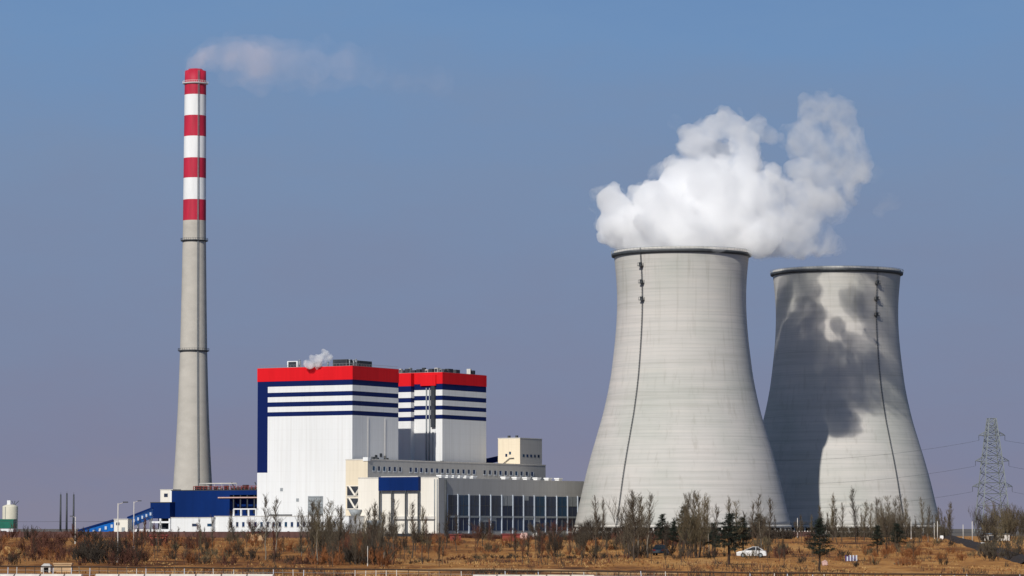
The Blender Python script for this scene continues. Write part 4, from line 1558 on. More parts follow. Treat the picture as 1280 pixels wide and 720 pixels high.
GRP = {'at the far left by the green building': 'far left', 'below the blue conveyors': 'conveyors', 'below the wide blue hall': 'blue hall',
       'in front of the larger boiler house': 'boiler house', 'in front of the cream wall with the blue fascia': 'cream wall',
       'in front of the dark hall windows': 'hall windows', 'in front of the nearer cooling tower': 'nearer tower',
       'in front of the farther cooling tower': 'farther tower', 'near the pylon at right': 'pylon'}


def poplar(px, by, ty, tm='bark', cm='twig', wide=1.0, label=None):
    w = where(px)
    return plant('bare_poplar', 'poplar', 100 + rnd.randrange(6), tm, cm, px, by, ty, label or 'slender bare poplar ' + w, 'tree', 'bare poplars, ' + GRP[w], wide=wide)


def roundt(px, by, ty, tm='bark', cm='twig', wide=1.0, label=None):
    w = where(px)
    return plant('bare_tree', 'round', 200 + rnd.randrange(4), tm, cm, px, by, ty, label or 'bare spreading tree ' + w, 'tree', 'bare spreading trees, ' + GRP[w], wide=wide)


def multi(px, by, ty, tm='bark', cm='twig', wide=1.0, label=None):
    w = where(px)
    return plant('bare_thicket_tree', 'multi', 300 + rnd.randrange(4), tm, cm, px, by, ty, label or 'many stemmed bare tree ' + w, 'tree', 'many stemmed bare trees, ' + GRP[w], wide=wide)


def shrub(px, by, ty, cm='twig_red', wide=1.0, label=None):
    w = where(px)
    cn = {'twig_red': 'maroon', 'twig_rust': 'rust brown', 'twig_dark': 'dark', 'twig': 'grey brown', 'twig_olive': 'olive brown', 'straw': 'straw coloured'}[cm]
    return plant('shrub', 'shrub', 400 + rnd.randrange(5), 'bark', cm, px, by, ty, label or cn + ' leafless shrub ' + w, 'shrub', cn + ' shrubs, ' + GRP[w], wide=wide)


def conifer(px, by, ty, wide=1.0, label=None):
    wide *= 1.25
    w = where(px)
    return plant('conifer', 'conifer', 500 + rnd.randrange(3), 'bark_dark', 'needle', px, by, ty, label or 'dark conifer ' + w, 'tree', 'dark conifers', wide=wide)


# notable trees, placed from the photo
for px, by, ty in ((744.5, 685, 618), (754, 682, 619), (786, 697, 613), (793, 700, 611), (799, 692, 615), (810, 697, 612), (803, 690, 622),
                   (854, 690, 614), (860, 697, 611), (868, 688, 612), (874, 697, 611), (880, 690, 615), (886, 693, 618), (894, 690, 628), (913, 695, 618), (918, 690, 624),
                   (940, 685, 625), (952, 690, 616), (963, 688, 619), (1040, 676, 614), (1052, 676, 627), (1046, 678, 632), (1080, 676, 624), (1090, 674, 628),
                   (1097, 676, 620), (1104, 676, 622), (1111, 675, 618), (1118, 677, 621), (1126, 675, 617), (1132, 676, 619), (1152, 677, 620), (1160, 678, 630), (1186, 672, 626), (1170, 675, 640),
                   (332, 700, 615), (345, 695, 619), (377, 698, 632), (391, 700, 622), (397, 705, 620), (414, 702, 621), (424, 705, 629), (464, 705, 623), (493, 700, 621), (515, 698, 624), (528, 705, 629),
                   (472, 700, 632), (480, 708, 640), (444, 706, 640), (455, 704, 645)):
    poplar(px, by, ty, tm=rnd.choice(['bark', 'bark', 'bark_pale']), cm=rnd.choice(['twig', 'twig_olive']), wide=rnd.uniform(.9, 1.5))
poplar(1070, 678, 606, 'bark_dark', 'twig_dark', 1.1, 'tallest thin dark bare tree in front of the farther cooling tower')
for px, by, ty in ((395, 704, 622), (1100, 680, 628), (1112, 682, 626), (1122, 680, 630), (1252, 672, 622), (1262, 674, 625), (1240, 672, 632), (1272, 672, 626), (790, 698, 620), (866, 698, 622), (1232, 670, 640), (1279, 673, 630), (1258, 676, 634)):
    multi(px, by, ty, cm=rnd.choice(['twig', 'twig_olive']), wide=rnd.uniform(.9, 1.3))
conifer(911, 706, 639, 1.3, 'largest dark conifer, beside the white car before the nearer cooling tower')
conifer(853, 690, 630, 1.0, 'narrow dark conifer among the bare poplars left of the largest conifer')
conifer(870, 697, 643, 1.4, 'broad dark conifer just left of the largest conifer')
conifer(828, 690, 641, .9, 'small dark conifer standing above the dark blue car')
conifer(929, 690, 645, 1.1, 'short dark conifer just right of the largest conifer')
conifer(948, 676, 641, 1.2, 'small dark conifer above the white car')
conifer(840, 688, 650, 1.1, 'low dark conifer between the blue car and the narrow conifer')
conifer(1024, 715, 646, 1.0, 'tall dark conifer in the gap between the two cooling towers')
conifer(1097, 694, 655, 1.1, 'dark conifer below the middle of the farther cooling tower')
conifer(1122, 690, 653, 1.2, 'dark conifer below the ladder of the farther cooling tower')
conifer(890, 692, 652, 1.1, 'squat dark conifer left of the largest conifer')

# scattered thin trees of the field
def scatter(n, x0, x1, b0, b1, h0, h1, fn, **kw):
    for i in range(n):
        px = rnd.uniform(x0, x1)
        by = rnd.uniform(b0, b1)
        hh = rnd.uniform(h0, h1)
        a = dict(kw)
        if 'cms' in a:
            a['cm'] = rnd.choice(a.pop('cms'))
        fn(px, by, by - hh, wide=rnd.uniform(.8, 1.4), **a)


scatter(12, 20, 200, 678, 706, 22, 40, poplar, cms=['twig_dark', 'twig_red'])
scatter(26, 185, 400, 680, 706, 22, 48, poplar, cms=['twig', 'twig_olive', 'twig_red', 'twig_dark'])
scatter(34, 400, 480, 686, 709, 30, 62, poplar, cms=['twig', 'twig_dark', 'twig_olive'])
scatter(34, 480, 740, 682, 709, 22, 50, poplar, cms=['twig', 'twig_dark', 'twig_red'])
scatter(24, 740, 960, 682, 708, 25, 50, poplar, cms=['twig', 'twig_dark'])
scatter(18, 960, 1190, 676, 708, 20, 40, poplar, cms=['twig', 'twig_dark'])
scatter(24, 1010, 1190, 670, 676, 18, 45, poplar, cms=['twig', 'twig_olive'])
scatter(10, 190, 470, 676, 690, 20, 34, roundt, cms=['twig_red', 'twig_dark', 'twig'])
scatter(12, 480, 760, 676, 690, 20, 36, roundt, cms=['twig', 'twig_dark', 'twig_red'])
scatter(15, 730, 1010, 672, 690, 18, 40, roundt, cms=['twig', 'twig_dark'])
scatter(10, 1010, 1190, 671, 678, 16, 30, roundt, cms=['twig', 'twig_dark'])
scatter(10, 1205, 1290, 668, 676, 20, 40, multi, cms=['twig', 'twig_dark', 'twig_olive'])
scatter(5, 690, 745, 680, 702, 30, 50, multi, cms=['twig_dark', 'twig'])
scatter(14, 400, 475, 690, 708, 26, 46, multi, cms=['twig_dark', 'twig', 'twig_red'])

# shrubs
for px, by, ty, w in ((60, 690, 658, 1.3), (52, 692, 664, 1.2), (70, 688, 662, 1.2), (105, 704, 668, 1.4), (118, 703, 664, 1.4), (130, 705, 667, 1.4), (140, 704, 670, 1.2), (96, 700, 674, 1.2), (168, 704, 676, 1.3), (178, 702, 682, 1.2), (30, 690, 668, 1.1)):
    shrub(px, by, ty, cm='twig_dark' if 90 < px else 'twig_red', wide=w * .8)
scatter(48, -5, 200, 674, 709, 9, 24, shrub, cms=['twig_red', 'twig_red', 'twig_dark', 'twig_rust'])
scatter(56, 200, 420, 676, 707, 7, 19, shrub, cms=['twig_rust', 'twig_rust', 'twig_olive', 'twig_red', 'twig_dark'])
scatter(34, 400, 490, 688, 709, 12, 30, shrub, cms=['twig', 'twig_dark', 'twig_rust'])
scatter(62, 480, 790, 674, 697, 6, 15, shrub, cms=['twig_rust', 'twig_rust', 'twig_olive', 'twig_red', 'twig_dark'])
scatter(56, 770, 1010, 672, 700, 8, 22, shrub, cms=['twig_dark', 'twig_olive', 'twig_red'])
scatter(18, 1000, 1190, 674, 712, 5, 12, shrub, cms=['twig_rust', 'twig_olive', 'twig_dark'])
scatter(26, 1080, 1215, 690, 708, 8, 16, shrub, cms=['twig_rust', 'twig_olive'])
scatter(18, 1225, 1285, 672, 702, 10, 24, shrub, cms=['twig_dark', 'twig', 'twig_olive'])
# line of dark shrubs along the terrace edge
for i in range(30):
    px = 470 + 300 * i / 29 + rnd.uniform(-4, 4)
    by = (707 - (px - 480) * .075 if px < 600 else 698) + rnd.uniform(-1, 1)
    shrub(px, by, by - rnd.uniform(4, 9), cm=rnd.choice(['twig_dark', 'twig_red', 'twig_olive']), wide=rnd.uniform(1.3, 2.0))

# hedges: dense dark strips
def hedge(px0, px1, by, ty, cm, label, name='hedge'):
    q = random.Random(int(px0))
    a, b = hit(px0, by), hit(px1, by)
    D = (a.y + b.y) / 2
    a, b = P(px0, by, D), P(px1, by, D)
    a.z, b.z = G(a.x, D), G(b.x, D)
    h = P(px0, ty, D).z - a.z
    m = MB()
    L = b.x - a.x
    for i in range(int(L * 46)):
        x = q.uniform(0, L)
        y = q.gauss(0, .7)
        z0 = G(a.x + x, D + y) - a.z
        top = h * (.75 + .3 * noise.noise(Vector((x * .35, 0, px0)))) * q.uniform(.55, 1.08)
        p = Vector((x, y, z0 - .1)); 
        e = p + Vector((q.gauss(0, .35), q.gauss(0, .35), top))
        m.tube(p, e, .045, .02, 3, cap=False)
        for k in range(4):
            s = p.lerp(e, q.uniform(.2, .95))
            m.tube(s, s + Vector((q.gauss(0, .35), q.gauss(0, .3), q.uniform(.05, .5))), .02, .012, 3, cap=False)
    o = m.build(name, M[cm], loc=(a.x, D, a.z))
    return tag(o, label, 'hedge')


hedge(724, 792, 675, 654, 'twig_dark', 'dense dark hedge at the left foot of the nearer cooling tower')
hedge(796, 990, 674, 656, 'twig_dark', 'dense dark hedge behind the conifers at the foot of the nearer cooling tower')
hedge(1035, 1185, 672, 653, 'twig', 'long grey green hedge at the foot of the farther cooling tower')
hedge(560, 724, 674, 665, 'twig_red', 'low maroon hedge at the foot of the dark hall windows')

# dry grass tufts
gq = random.Random(99)
gm = MB()
def on_track(x, y):
    px = 640 + x / y * F
    if not 425 < px < 860: return False
    yt = 352 + 9 * math.sin(px * .013)
    return abs(y - yt) < 13


for i in range(34000):
    px = gq.uniform(-10, 1290)
    y = 318 + 520 * gq.random() ** 1.6
    x = (px - 640) / F * y
    dn = noise.noise(Vector((x * .06, y * .02, 7.7)))
    dn += .7 * noise.noise(Vector((x * .25, y * .08, 2.2)))
    if dn < gq.uniform(-.05, .75) or on_track(x, y):
        continue
    z = G(x, y)
    h = gq.uniform(.06, .3) * (1.7 if dn > .6 else .9)
    for k in range(3):
        a = gq.uniform(0, 6.28)
        w = Vector((math.cos(a), math.sin(a), 0)) * gq.uniform(.05, .14)
        o_ = Vector((x + gq.gauss(0, .2), y + gq.gauss(0, .2), z - .03))
        gm.face([o_ - w, o_ + w, o_ + Vector((gq.gauss(0, .12), gq.gauss(0, .12), h))], 0 if gq.random() < .75 else 1)
wq = random.Random(5)
wm_ = MB()
for i in range(15000):
    px = wq.uniform(-10, 1290)
    y = 322 + 480 * wq.random() ** 1.5
    x = (px - 640) / F * y
    dn = noise.noise(Vector((x * .09, y * .022, 17.7))) + .6 * noise.noise(Vector((x * .4, y * .12, 9.2)))
    if dn < wq.uniform(.0, .55) or on_track(x, y):
        continue
    z = G(x, y)
    h = wq.uniform(.25, .75)
    mi = wq.choice((0, 0, 1, 2))
    for k in range(6):
        o_ = Vector((x + wq.gauss(0, .16), y + wq.gauss(0, .16), z - .03))
        e_ = o_ + Vector((wq.gauss(0, .22), wq.gauss(0, .22), h * wq.uniform(.5, 1.1)))
        w = Vector((wq.gauss(0, 1), wq.gauss(0, 1), 0)).normalized() * .028
        wm_.face([o_ - w, o_ + w, e_ + w * .4, e_ - w * .4], mi)
tag(wm_.build('dry_weeds', [M['twig_dark'], M['twig_red'], M['twig_rust']]), 'dark dead weed stalks scattered in patches over the bank', 'weeds', kind='stuff')
tag(gm.build('dry_grass', [M['straw'], M['twig_rust']]), 'dry straw coloured grass tufts covering the bank', 'grass', kind='stuff')

tk = MB()
cols = 60
for i in range(cols + 1):
    px = 430 + 425 * i / cols
    yt = 352 + 9 * math.sin(px * .013)
    for k in range(9):
        hw_ = (11.5 + 2.5 * noise.noise(Vector((px * .05, k > 4, 3)))) * min(1, 4 * i / cols + .1, 4 * (1 - i / cols) + .1)
        y = yt + (k - 4) / 4 * hw_
        x = (px - 640) / F * y
        tk.v.append((x, y, G(x, y) + (.03 if 0 < k < 8 else -.03)))
for i in range(cols):
    for k in range(8):
        a = i * 9 + k
        tk.f.append([a, a + 9, a + 10, a + 1]); tk.m.append(0); tk.s.append(True)
M['dirt'] = mat('pale_dirt', (.48, .27, .11), 1, .2, .25, (1, .3, 1), spec=.05, col2=(.64, .40, .20))
tag(tk.build('dirt_track', M['dirt']), kind='structure')

# ------------------------------------------------------------------ walls, sheds, small things
def long_wall(px0, px1, D0, D1, py_t0, m, label, cap=None, thick=.35, name='boundary_wall'):
    a, b = P(px0, 661, D0), P(px1, 661, D1)
    a.z, b.z = G(a.x, D0), G(b.x, D1)
    root = empty(name, a, 0, label, 'wall')
    zt0, zt1 = P(px0, py_t0, D0).z - a.z, P(px1, py_t0, D1).z - a.z
    d = b - a
    w = MB()
    n = 24
    nm = Vector((-d.y, d.x, 0)).normalized() * thick
    for i in range(n):
        p, q = d * (i / n), d * ((i + 1) / n)
        z0 = G(a.x + p.x, a.y + p.y) - a.z - .4; z1 = G(a.x + q.x, a.y + q.y) - a.z - .4
        t0, t1 = zt0 + (zt1 - zt0) * i / n, zt0 + (zt1 - zt0) * (i + 1) / n
        P0, Q0 = Vector((p.x, p.y, 0)), Vector((q.x, q.y, 0))
        w.face([P0 + Vector((0, 0, z0)), Q0 + Vector((0, 0, z1)), Q0 + Vector((0, 0, t1)), P0 + Vector((0, 0, t0))])
        w.face([Q0 + nm + Vector((0, 0, z1)), P0 + nm + Vector((0, 0, z0)), P0 + nm + Vector((0, 0, t0)), Q0 + nm + Vector((0, 0, t1))])
        w.face([P0 + Vector((0, 0, t0)), Q0 + Vector((0, 0, t1)), Q0 + nm + Vector((0, 0, t1)), P0 + nm + Vector((0, 0, t0))])
    w.build('wall_body', M[m], root)
    pil = MB()
    for i in range(0, n + 1, 1):
        p = d * (i / n)
        t = zt0 + (zt1 - zt0) * i / n
        z0 = G(a.x + p.x, a.y + p.y) - a.z - .4
        MB().box(p.x - .22, p.y - .12, z0, p.x + .22, p.y + thick + .12, t + .12).build('pier', M[m], root)
    if cap:
        c = MB()
        for i in range(n):
            p, q = d * (i / n), d * ((i + 1) / n)
            t0, t1 = zt0 + (zt1 - zt0) * i / n, zt0 + (zt1 - zt0) * (i + 1) / n
            c.box(p.x + .23, p.y - .1, t0 + .003, q.x - .23, p.y + thick + .1, t0 + .3)
        c.build('coping', M[cap], root)
    return root


long_wall(-12, 435, 800, 800, 664.6, 'dark_brick', 'long dark brown brick wall below the white annex and blue hall')
long_wall(936, 1018, 860, 860, 664.8, 'dark_brick', 'low dark wall with pale coping at the right foot of the nearer cooling tower', cap='pale_conc')
long_wall(435, 600, 870, 870, 667.2, 'dark_hole', 'low dark wall below the cream wall and first hall windows')


def shed(px0, px1, by, ty, depth, m, roofm, label, name='shed', door=True, base=None, cat='shed'):
    a = hit(px0, by) if base is None else base
    b = P(px1, by, a.y)
    h = P(px0, ty, a.y).z - a.z
    L = b.x - a.x
    root = empty(name, a, 0, label, cat)
    MB().box(0, 0, -.4, L, depth, h * .84).build('wall', M[m], root)
    r = MB()
    r.face([(-.2, -.2, h * .84 + .003), (L + .2, -.2, h * .84 + .003), (L + .2, depth / 2, h), (-.2, depth / 2, h)])
    r.face([(L + .2, depth + .2, h * .84 + .003), (-.2, depth + .2, h * .84 + .003), (-.2, depth / 2, h), (L + .2, depth / 2, h)])
    r.face([(-.2, -.2, h * .84 + .003), (-.2, depth / 2, h), (-.2, depth + .2, h * .84 + .003)])
    r.face([(L + .2, -.2, h * .84 + .003), (L + .2, depth + .2, h * .84 + .003), (L + .2, depth / 2, h)])
    r.build('roof', M[roofm], root)
    if door:
        MB().box(L * .22, -.05, 0, L * .45, .05, h * .66).build('door', M['dark_hole'], root)
        MB().box(L * .6, -.05, h * .32, L * .8, .05, h * .6).build('window', M['dark_hole'], root)
    return root


shed(187.5, 207.5, 682, 668, 2.5, 'red_brick', 'red_roof', 'small red brick hut with a dark doorway below the blue buildings', 'brick_hut')
shed(309, 331, 676, 664.5, 4, 'tan_wall', 'red_roof', 'low shed with a rust red roof below the white annex', 'red_roofed_shed', False)
shed(562.5, 576, 676, 667.5, 4, 'red_roof', 'red_roof', 'smaller dark red hut below the first hall windows', 'red_hut', False)
shed(628, 650, 676, 667, 4, 'red_roof', 'red_roof', 'wider dark red hut below the middle of the hall windows', 'red_hut', False)
shed(690, 702, 678, 669.5, 4, 'red_roof', 'dark_metal', 'dark brown hut below the right end of the hall windows', 'brown_hut', False)
shed(458.5, 479, 668, 650.5, 5, 'galv', 'grey_metal', 'grey metal shed at the foot of the hopper', 'metal_shed', True)
shed(1230, 1262, 676, 666.5, 5, 'pale_conc', 'galv', 'low pale shed among bushes at the foot of the pylon', 'pale_shed')

# tan wall block, culvert, pale blocks
a = hit(67, 715.5)
L = P(89.5, 661, a.y).x - a.x
tb = empty('tan_enclosure', a, 0, 'low tan masonry enclosure at the bottom left by the fence', 'wall')
h = P(67, 703.8, a.y).z - a.z
MB().box(0, 0, -.4, L, 1.2, h - .15).build('wall_body', M['tan_wall'], tb)
MB().box(-.08, -.08, h - .147, L + .08, 1.28, h).build('coping', M['tan_wall'], tb)
a = hit(51, 716)
L = P(63.5, 661, a.y).x - a.x
cu = empty('culvert', a, 0, 'small grey concrete culvert with a dark mouth beside the tan enclosure', 'culvert')
h = P(51, 704.5, a.y).z - a.z
m = MB()
m.box(0, 0, -.3, .2, 1.5, h * .55).box(L - .2, 0, -.3, L, 1.5, h * .55).box(0, 0, h * .55 + .003, L, 1.5, h * .72)
m.face([(0, 0, h * .723), (L, 0, h * .723), (L * .8, .8, h), (L * .2, .8, h)]).__class__
m.face([(L, 0, h * .723), (L, 1.5, h * .723), (L * .8, .8, h)])
m.face([(L, 1.5, h * .723), (0, 1.5, h * .723), (L * .2, .8, h), (L * .8, .8, h)])
m.face([(0, 1.5, h * .723), (0, 0, h * .723), (L * .2, .8, h)])
m.build('hood', M['pale_conc'], cu)
MB().box(.2, .5, -.3, L - .2, .6, h * .55).build('mouth', M['dark_hole'], cu)


def rock(px, by, ty, wpx, m, label, name='boulder', seed=1, cat='rock'):
    a = hit(px, by)
    s = a.y / F
    r = wpx * s / 2
    h = P(px, ty, a.y).z - a.z
    bm = bmesh.new()
    bmesh.ops.create_icosphere(bm, subdivisions=3, radius=1)
    for v in bm.verts:
        n = v.co.normalized()
        v.co = n * (1 + .35 * noise.noise(n * 1.4 + Vector((seed, 0, 0))) + .12 * noise.noise(n * 4 + Vector((0, seed, 0))))
        v.co = Vector((v.co.x * r, v.co.y * r * .8, v.co.z * h * .62 + h * .35))
    me = bpy.data.meshes.new(name)
    bm.to_mesh(me); bm.free()
    me.materials.append(M[m])
    o = bpy.data.objects.new(name, me)
    COL.objects.link(o)
    o.location = a
    return tag(o, label, cat)


rock(1031, 707, 700, 8, 'pink_rock', 'pinkish boulder right of the tall dark conifer', seed=3)
rock(655, 674.5, 665.5, 12, 'pink_rock', 'left pinkish rubble heap before the hall windows', 'rubble_heap', 5, 'rubble')
rock(669, 674, 666, 9, 'pale_conc', 'right paler rubble heap before the hall windows', 'rubble_heap', 8, 'rubble')
rock(1128, 706, 701.5, 22, 'twig_olive', 'low olive mound of brush in the dry field at right', 'brush_mound', 9, 'mound')
rock(13, 695, 683, 26, 'straw', 'straw coloured mound in the dry grass at the far left', 'straw_mound', 12, 'mound')
for px, by, w, h, lb in ((1177, 674, 4, 4.5, 'small white concrete marker block in the field left of the ditch'), (1228.5, 681, 6, 3, 'flat white concrete block right of the ditch')):
    a = hit(px, by)
    s = a.y / F
    m = MB()
    m.box(-w * s / 2, -.4, -.2, w * s / 2, .4, h * s * .8).box(-w * s * .42, -.3, h * s * .8 + .003, w * s * .42, .3, h * s)
    tag(m.build('marker_block', M['bandwhite'], loc=a), lb, 'block')

# purple and white striped board
a = hit(1064, 702.5)
s = a.y / F
sb = empty('striped_board', a, 0, 'small purple and white striped board standing in the dry field at right', 'board')
bd = MB()
W_ = 15 * s
for i in range(8):
    bd.box(-W_ / 2 + W_ * i / 8, 0, .12, -W_ / 2 + W_ * (i + 1) / 8, .05, 8.5 * s * (1, .8, .95, 1, .7, 1, .85, 1)[i], i % 2)
bd.build('panel', [M['purple'], M['frame']], sb)
for x in (-W_ * .45, W_ * .45):
    MB().box(x - .04, .06, -.2, x + .04, .12, 8 * s).build('leg', M['dark_metal'], sb)

# dark ditch running down the bank at right
dt = MB()
pts = []
for i in range(41):
    t = i / 40
    pts.append(hit(1184 + (1292 - 1184) * t, 671.5 + (705 - 671.5) * t ** .95))
for i in range(41):
    p = pts[i]
    q = pts[min(40, i + 1)] - pts[max(0, i - 1)]
    q.z = 0
    nrm_ = Vector((q.y, -q.x, 0)).normalized()
    wd = 1.1 + .35 * noise.noise(Vector((i * .4, 0, 0)))
    for k, (o_, z_) in enumerate(((-1.5, -.15), (-.8, .55), (0, .75), (.8, .5), (1.6, -.15))):
        c = p + nrm_ * o_ * wd
        dt.v.append((c.x, c.y, G(c.x, c.y) + z_ * (1 + .4 * noise.noise(Vector((i * .7, k, 2))))))
for i in range(40):
    for k in range(4):
        a = i * 5 + k
        dt.f.append([a, a + 1, a + 6, a + 5]); dt.m.append(0); dt.s.append(False)
tag(dt.build('ditch_bank', M['black_earth']), kind='structure')

# ------------------------------------------------------------------ lamp posts and pale poles
def lamp(px, by, ty, arm, label, m='galv'):
    b = hit(px, by)
    h = P(px, ty, b.y).z - b.z
    root = empty('street_lamp', b, 0, label, 'street lamp', 'street lamps')
    MB().tube((0, 0, -.3), (0, 0, .5), .13, .12, 8).tube((0, 0, .5), (0, 0, h), .085, .06, 8).build('pole', M[m], root)
    MB().tube((0, 0, h - .15), (arm, 0, h + .12), .04, n=6).build('arm', M[m], root)
    x0, x1 = sorted((arm * .75, arm * 1.5))
    MB().box(x0, -.16, h + .05, x1, .16, h + .2).build('lamp_head', M['dark_metal'], root)
    return b, h


l1 = lamp(94, 680, 646, -.7, 'short pale street lamp with a dark head in front of the right mast', 'pale_conc')
lamp(147, 703, 629, .8, 'tall pale street lamp in front of the cream transfer tower', 'pale_conc')
lamp(167, 686, 627, .8, 'pale street lamp between the cream transfer tower and the blue building', 'pale_conc')
for px, by, ty, lb in ((997, 672, 648, 'white pole between the two cooling towers'), (1032, 674, 658, 'short white pole right of the tall dark conifer'), (1139, 674, 652, 'white pole left of the right foot of the farther tower'),
                       (1168, 674, 654, 'left of two thin white poles at the right foot of the farther tower'), (1172, 676, 652, 'right of two thin white poles at the right foot of the farther tower'), (1215.5, 678, 652, 'thick white pole between the farther tower and the pylon'),
                       (1204, 674, 656, 'thin pole with a dark cap between the farther tower and the pylon'), (459.5, 708, 684, 'short white post at the front of the bare grove')):
    b = hit(px, by)
    h = P(px, ty, b.y).z - b.z
    rr_ = .09 if b.y > 500 else .04
    o = MB().tube((0, 0, -.3), (0, 0, h), rr_, rr_ * .8, 8).tube((0, 0, h), (0, 0, h + .12), rr_, .03, 8).tube((0, 0, -.1), (0, 0, .3), rr_ * 1.5, rr_ * 1.4, 8).build('pole', M['pale_conc'], loc=b)
    tag(o, lb, 'pole', 'white poles')
tp = l1[0] + Vector((0, 0, l1[1]))
tp = P(94, 651.5, l1[0].y)
wire(P(-15, 651.5, l1[0].y + 20), tp, .1, .022, 'overhead_wire', 'thin dark overhead wire running left from the short street lamp', 'overhead wires', 12)
wire(tp, P(147, 651, hit(147, 703).y), .1, .022, 'overhead_wire', 'thin dark overhead wire from the short street lamp to the tall one', 'overhead wires', 12)

# ------------------------------------------------------------------ fence and barrier by the road
fr = P(-12, 661, fence_D(-12)); fr.z = G(fr.x, fr.y)
fe = P(1292, 661, fence_D(1292)); fe.z = G(fe.x, fe.y)
FN = empty('roadside_fence', fr, 0, 'low roadside fence with a dark rail and pale posts along the bottom edge', 'fence')
d = fe - fr
zr = -1.60 - fr.z
rl = MB()
for i in range(30):
    p, q = d * (i / 30), d * ((i + 1) / 30)
    rl.tube((p.x, p.y, zr + .02 * math.sin(i * 2.1)), (q.x, q.y, zr + .02 * math.sin((i + 1) * 2.1)), .075, n=6, cap=False)
rl.build('rail', M['bark_dark'], FN)
rl = MB()
for z_ in (.35, .7):
    rl.tube((0, 0, zr - z_), (d.x, d.y, zr - z_), .015, n=4)
rl.build('wire', M['grey_metal'], FN)
post = {}
for i in range(96):
    p = d * (i / 95)
    key = rnd.choice(['pale_conc', 'frame', 'bark', 'bark_pale', 'bark'])
    if key not in post:
        post[key] = MB().box(-.03, -.03, -.5, .03, .03, zr + .03).build('post', M[key], FN)
        o = post[key]
    else:
        o = post[key].copy(); COL.objects.link(o)
    o.location = (p.x, p.y, rnd.uniform(-.06, .04))
    o.rotation_euler = (rnd.gauss(0, .03), rnd.gauss(0, .04), 0)

bar = None
bi = 0
for px0, px1 in ((-10, 20), (21, 52), (53, 82), (83, 104), (121, 150), (151, 182), (183, 214), (215, 246), (247, 278), (279, 310), (311, 343), (592, 622), (623, 652), (653, 684), (685, 714), (715, 744)):
    D = fence_D(px0) - 5
    a = P(px0, 661, D); b = P(px1, 661, fence_D(px1) - 5)
    a.z = b.z = G(a.x, a.y)
    L = (b - a).length
    top = P(px0, 717.4 if px0 < 400 else 718.3, D).z - a.z
    m = MB()
    prof = [(-.3, -.2), (-.3, .1), (-.16, .32), (-.09, top), (.09, top), (.16, .32), (.3, .1), (.3, -.2)]
    for i in range(len(prof) - 1):
        (y0, z0), (y1, z1) = prof[i], prof[i + 1]
        m.face([(0, y0, z0), (L - .08, y0, z0), (L - .08, y1, z1), (0, y1, z1)][::-1] if False else [(0, y0, z0), (0, y1, z1), (L - .08, y1, z1), (L - .08, y0, z0)][::-1])
    m.face([(0, y, z) for y, z in prof][::-1]); m.face([(L - .08, y, z) for y, z in prof])
    o = m.build('concrete_barrier', M['pale_conc'], loc=a)
    o.rotation_euler = (0, 0, math.atan2(b.y - a.y, b.x - a.x))
    tag(o, 'pale concrete barrier segment along the bottom left edge' if px0 < 400 else 'grey concrete barrier segment along the bottom edge below the hall windows', 'barrier', 'barriers at bottom left' if px0 < 400 else 'barriers at bottom centre')
    bi += 1


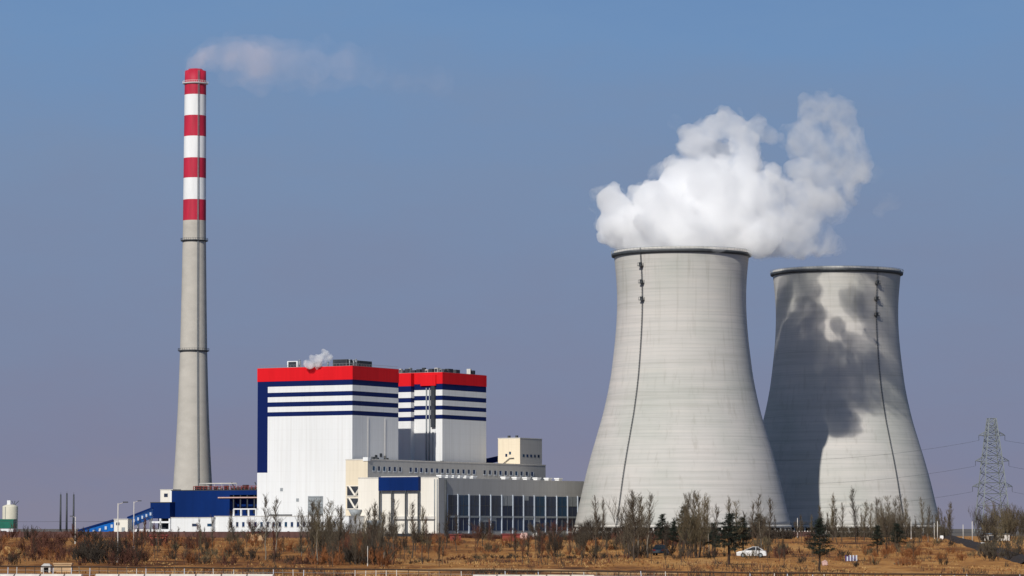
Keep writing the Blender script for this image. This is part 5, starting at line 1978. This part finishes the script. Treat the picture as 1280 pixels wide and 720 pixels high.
# ------------------------------------------------------------------ vehicles
def car(px, by, rz, paint, label, L=4.3, Wd=1.7, Hc=1.42):
    b = hit(px, by)
    root = empty('parked_car', b, rz, label, 'car')
    sideprof = [(-L / 2, .35), (-L / 2 + .03, .72), (-L / 2 + .25, .88), (-L / 2 + .95, .93), (L / 2 - 1.25, .93), (L / 2 - .3, .80), (L / 2, .62), (L / 2, .32), (L / 2 - .1, .24), (-L / 2 + .1, .24)]
    m = MB()
    hw = Wd / 2
    n = len(sideprof)
    for sgn in (-1, 1):
        pts_ = [(x, sgn * (hw if z < .8 else hw - .06), z) for x, z in sideprof]
        m.face(pts_ if sgn < 0 else pts_[::-1])
    for i in range(n):
        (x0, z0), (x1, z1) = sideprof[i], sideprof[(i + 1) % n]
        h0, h1 = (hw if z0 < .8 else hw - .06), (hw if z1 < .8 else hw - .06)
        m.face([(x0, -h0, z0), (x0, h0, z0), (x1, h1, z1), (x1, -h1, z1)])
    m.build('body', M[paint], root)
    cab = [(-L / 2 + .55, .93), (-L / 2 + 1.15, Hc - .06), (-.1, Hc - .06), (.75 + .2, .93)]
    g_ = MB()
    for sgn in (-1, 1):
        pts_ = [(x, sgn * (hw - .08 if z < 1 else hw - .24), z + .002) for x, z in cab]
        g_.face(pts_ if sgn < 0 else pts_[::-1])
    for i in range(3):
        (x0, z0), (x1, z1) = cab[i], cab[i + 1]
        h0, h1 = (hw - .08 if z0 < 1 else hw - .24), (hw - .08 if z1 < 1 else hw - .24)
        g_.face([(x0, -h0, z0 + .002), (x0, h0, z0 + .002), (x1, h1, z1 + .002), (x1, -h1, z1 + .002)])
    g_.build('window', M['car_glass'], root)
    MB().box(-L / 2 + 1.1, -hw + .22, Hc - .055, -.05, hw - .22, Hc).build('roof', M[paint], root)
    pl_ = MB()
    for sgn in (-1, 1):
        for (xa, za, xb, zb__) in ((-L / 2 + .55, .94, -L / 2 + 1.15, Hc - .05), (-.1, Hc - .05, .95, .94), (-.55, .94, -.55, Hc - .05)):
            pl_.tube((xa, sgn * (hw - .08 if za < 1 else hw - .235), za), (xb, sgn * (hw - .08 if zb__ < 1 else hw - .235), zb__), .045, n=5)
    pl_.build('pillar', M[paint], root)
    for x in (-L / 2 + .8, L / 2 - .85):
        for sgn in (-1, 1):
            w_ = MB().tube((x, sgn * (hw - .2), .31), (x, sgn * (hw + .02), .31), .31, n=20).build('wheel', M['tyre'], root)
            MB().tube((x, sgn * (hw - .1), .31), (x, sgn * (hw + .04), .31), .18, n=16).build('rim', M['galv'], w_)
    for sgn in (-1, 1):
        MB().box(L / 2 - .12, sgn * (hw - .3) - .18, .58, L / 2 + .02, sgn * (hw - .3) + .18, .72).build('headlight', M['lamp_clear'], root)
        MB().box(-L / 2 - .02, sgn * (hw - .25) - .18, .6, -L / 2 + .1, sgn * (hw - .25) + .18, .8).build('tail_light', M['lamp_red'], root)
    return root


car(940, 697, R(172), 'white_paint', 'white car parked in the dry field right of the largest conifer', 3.9)
car(826, 694, R(78), 'blue_paint', 'dark blue car seen end on in the field before the nearer tower', 3.8)
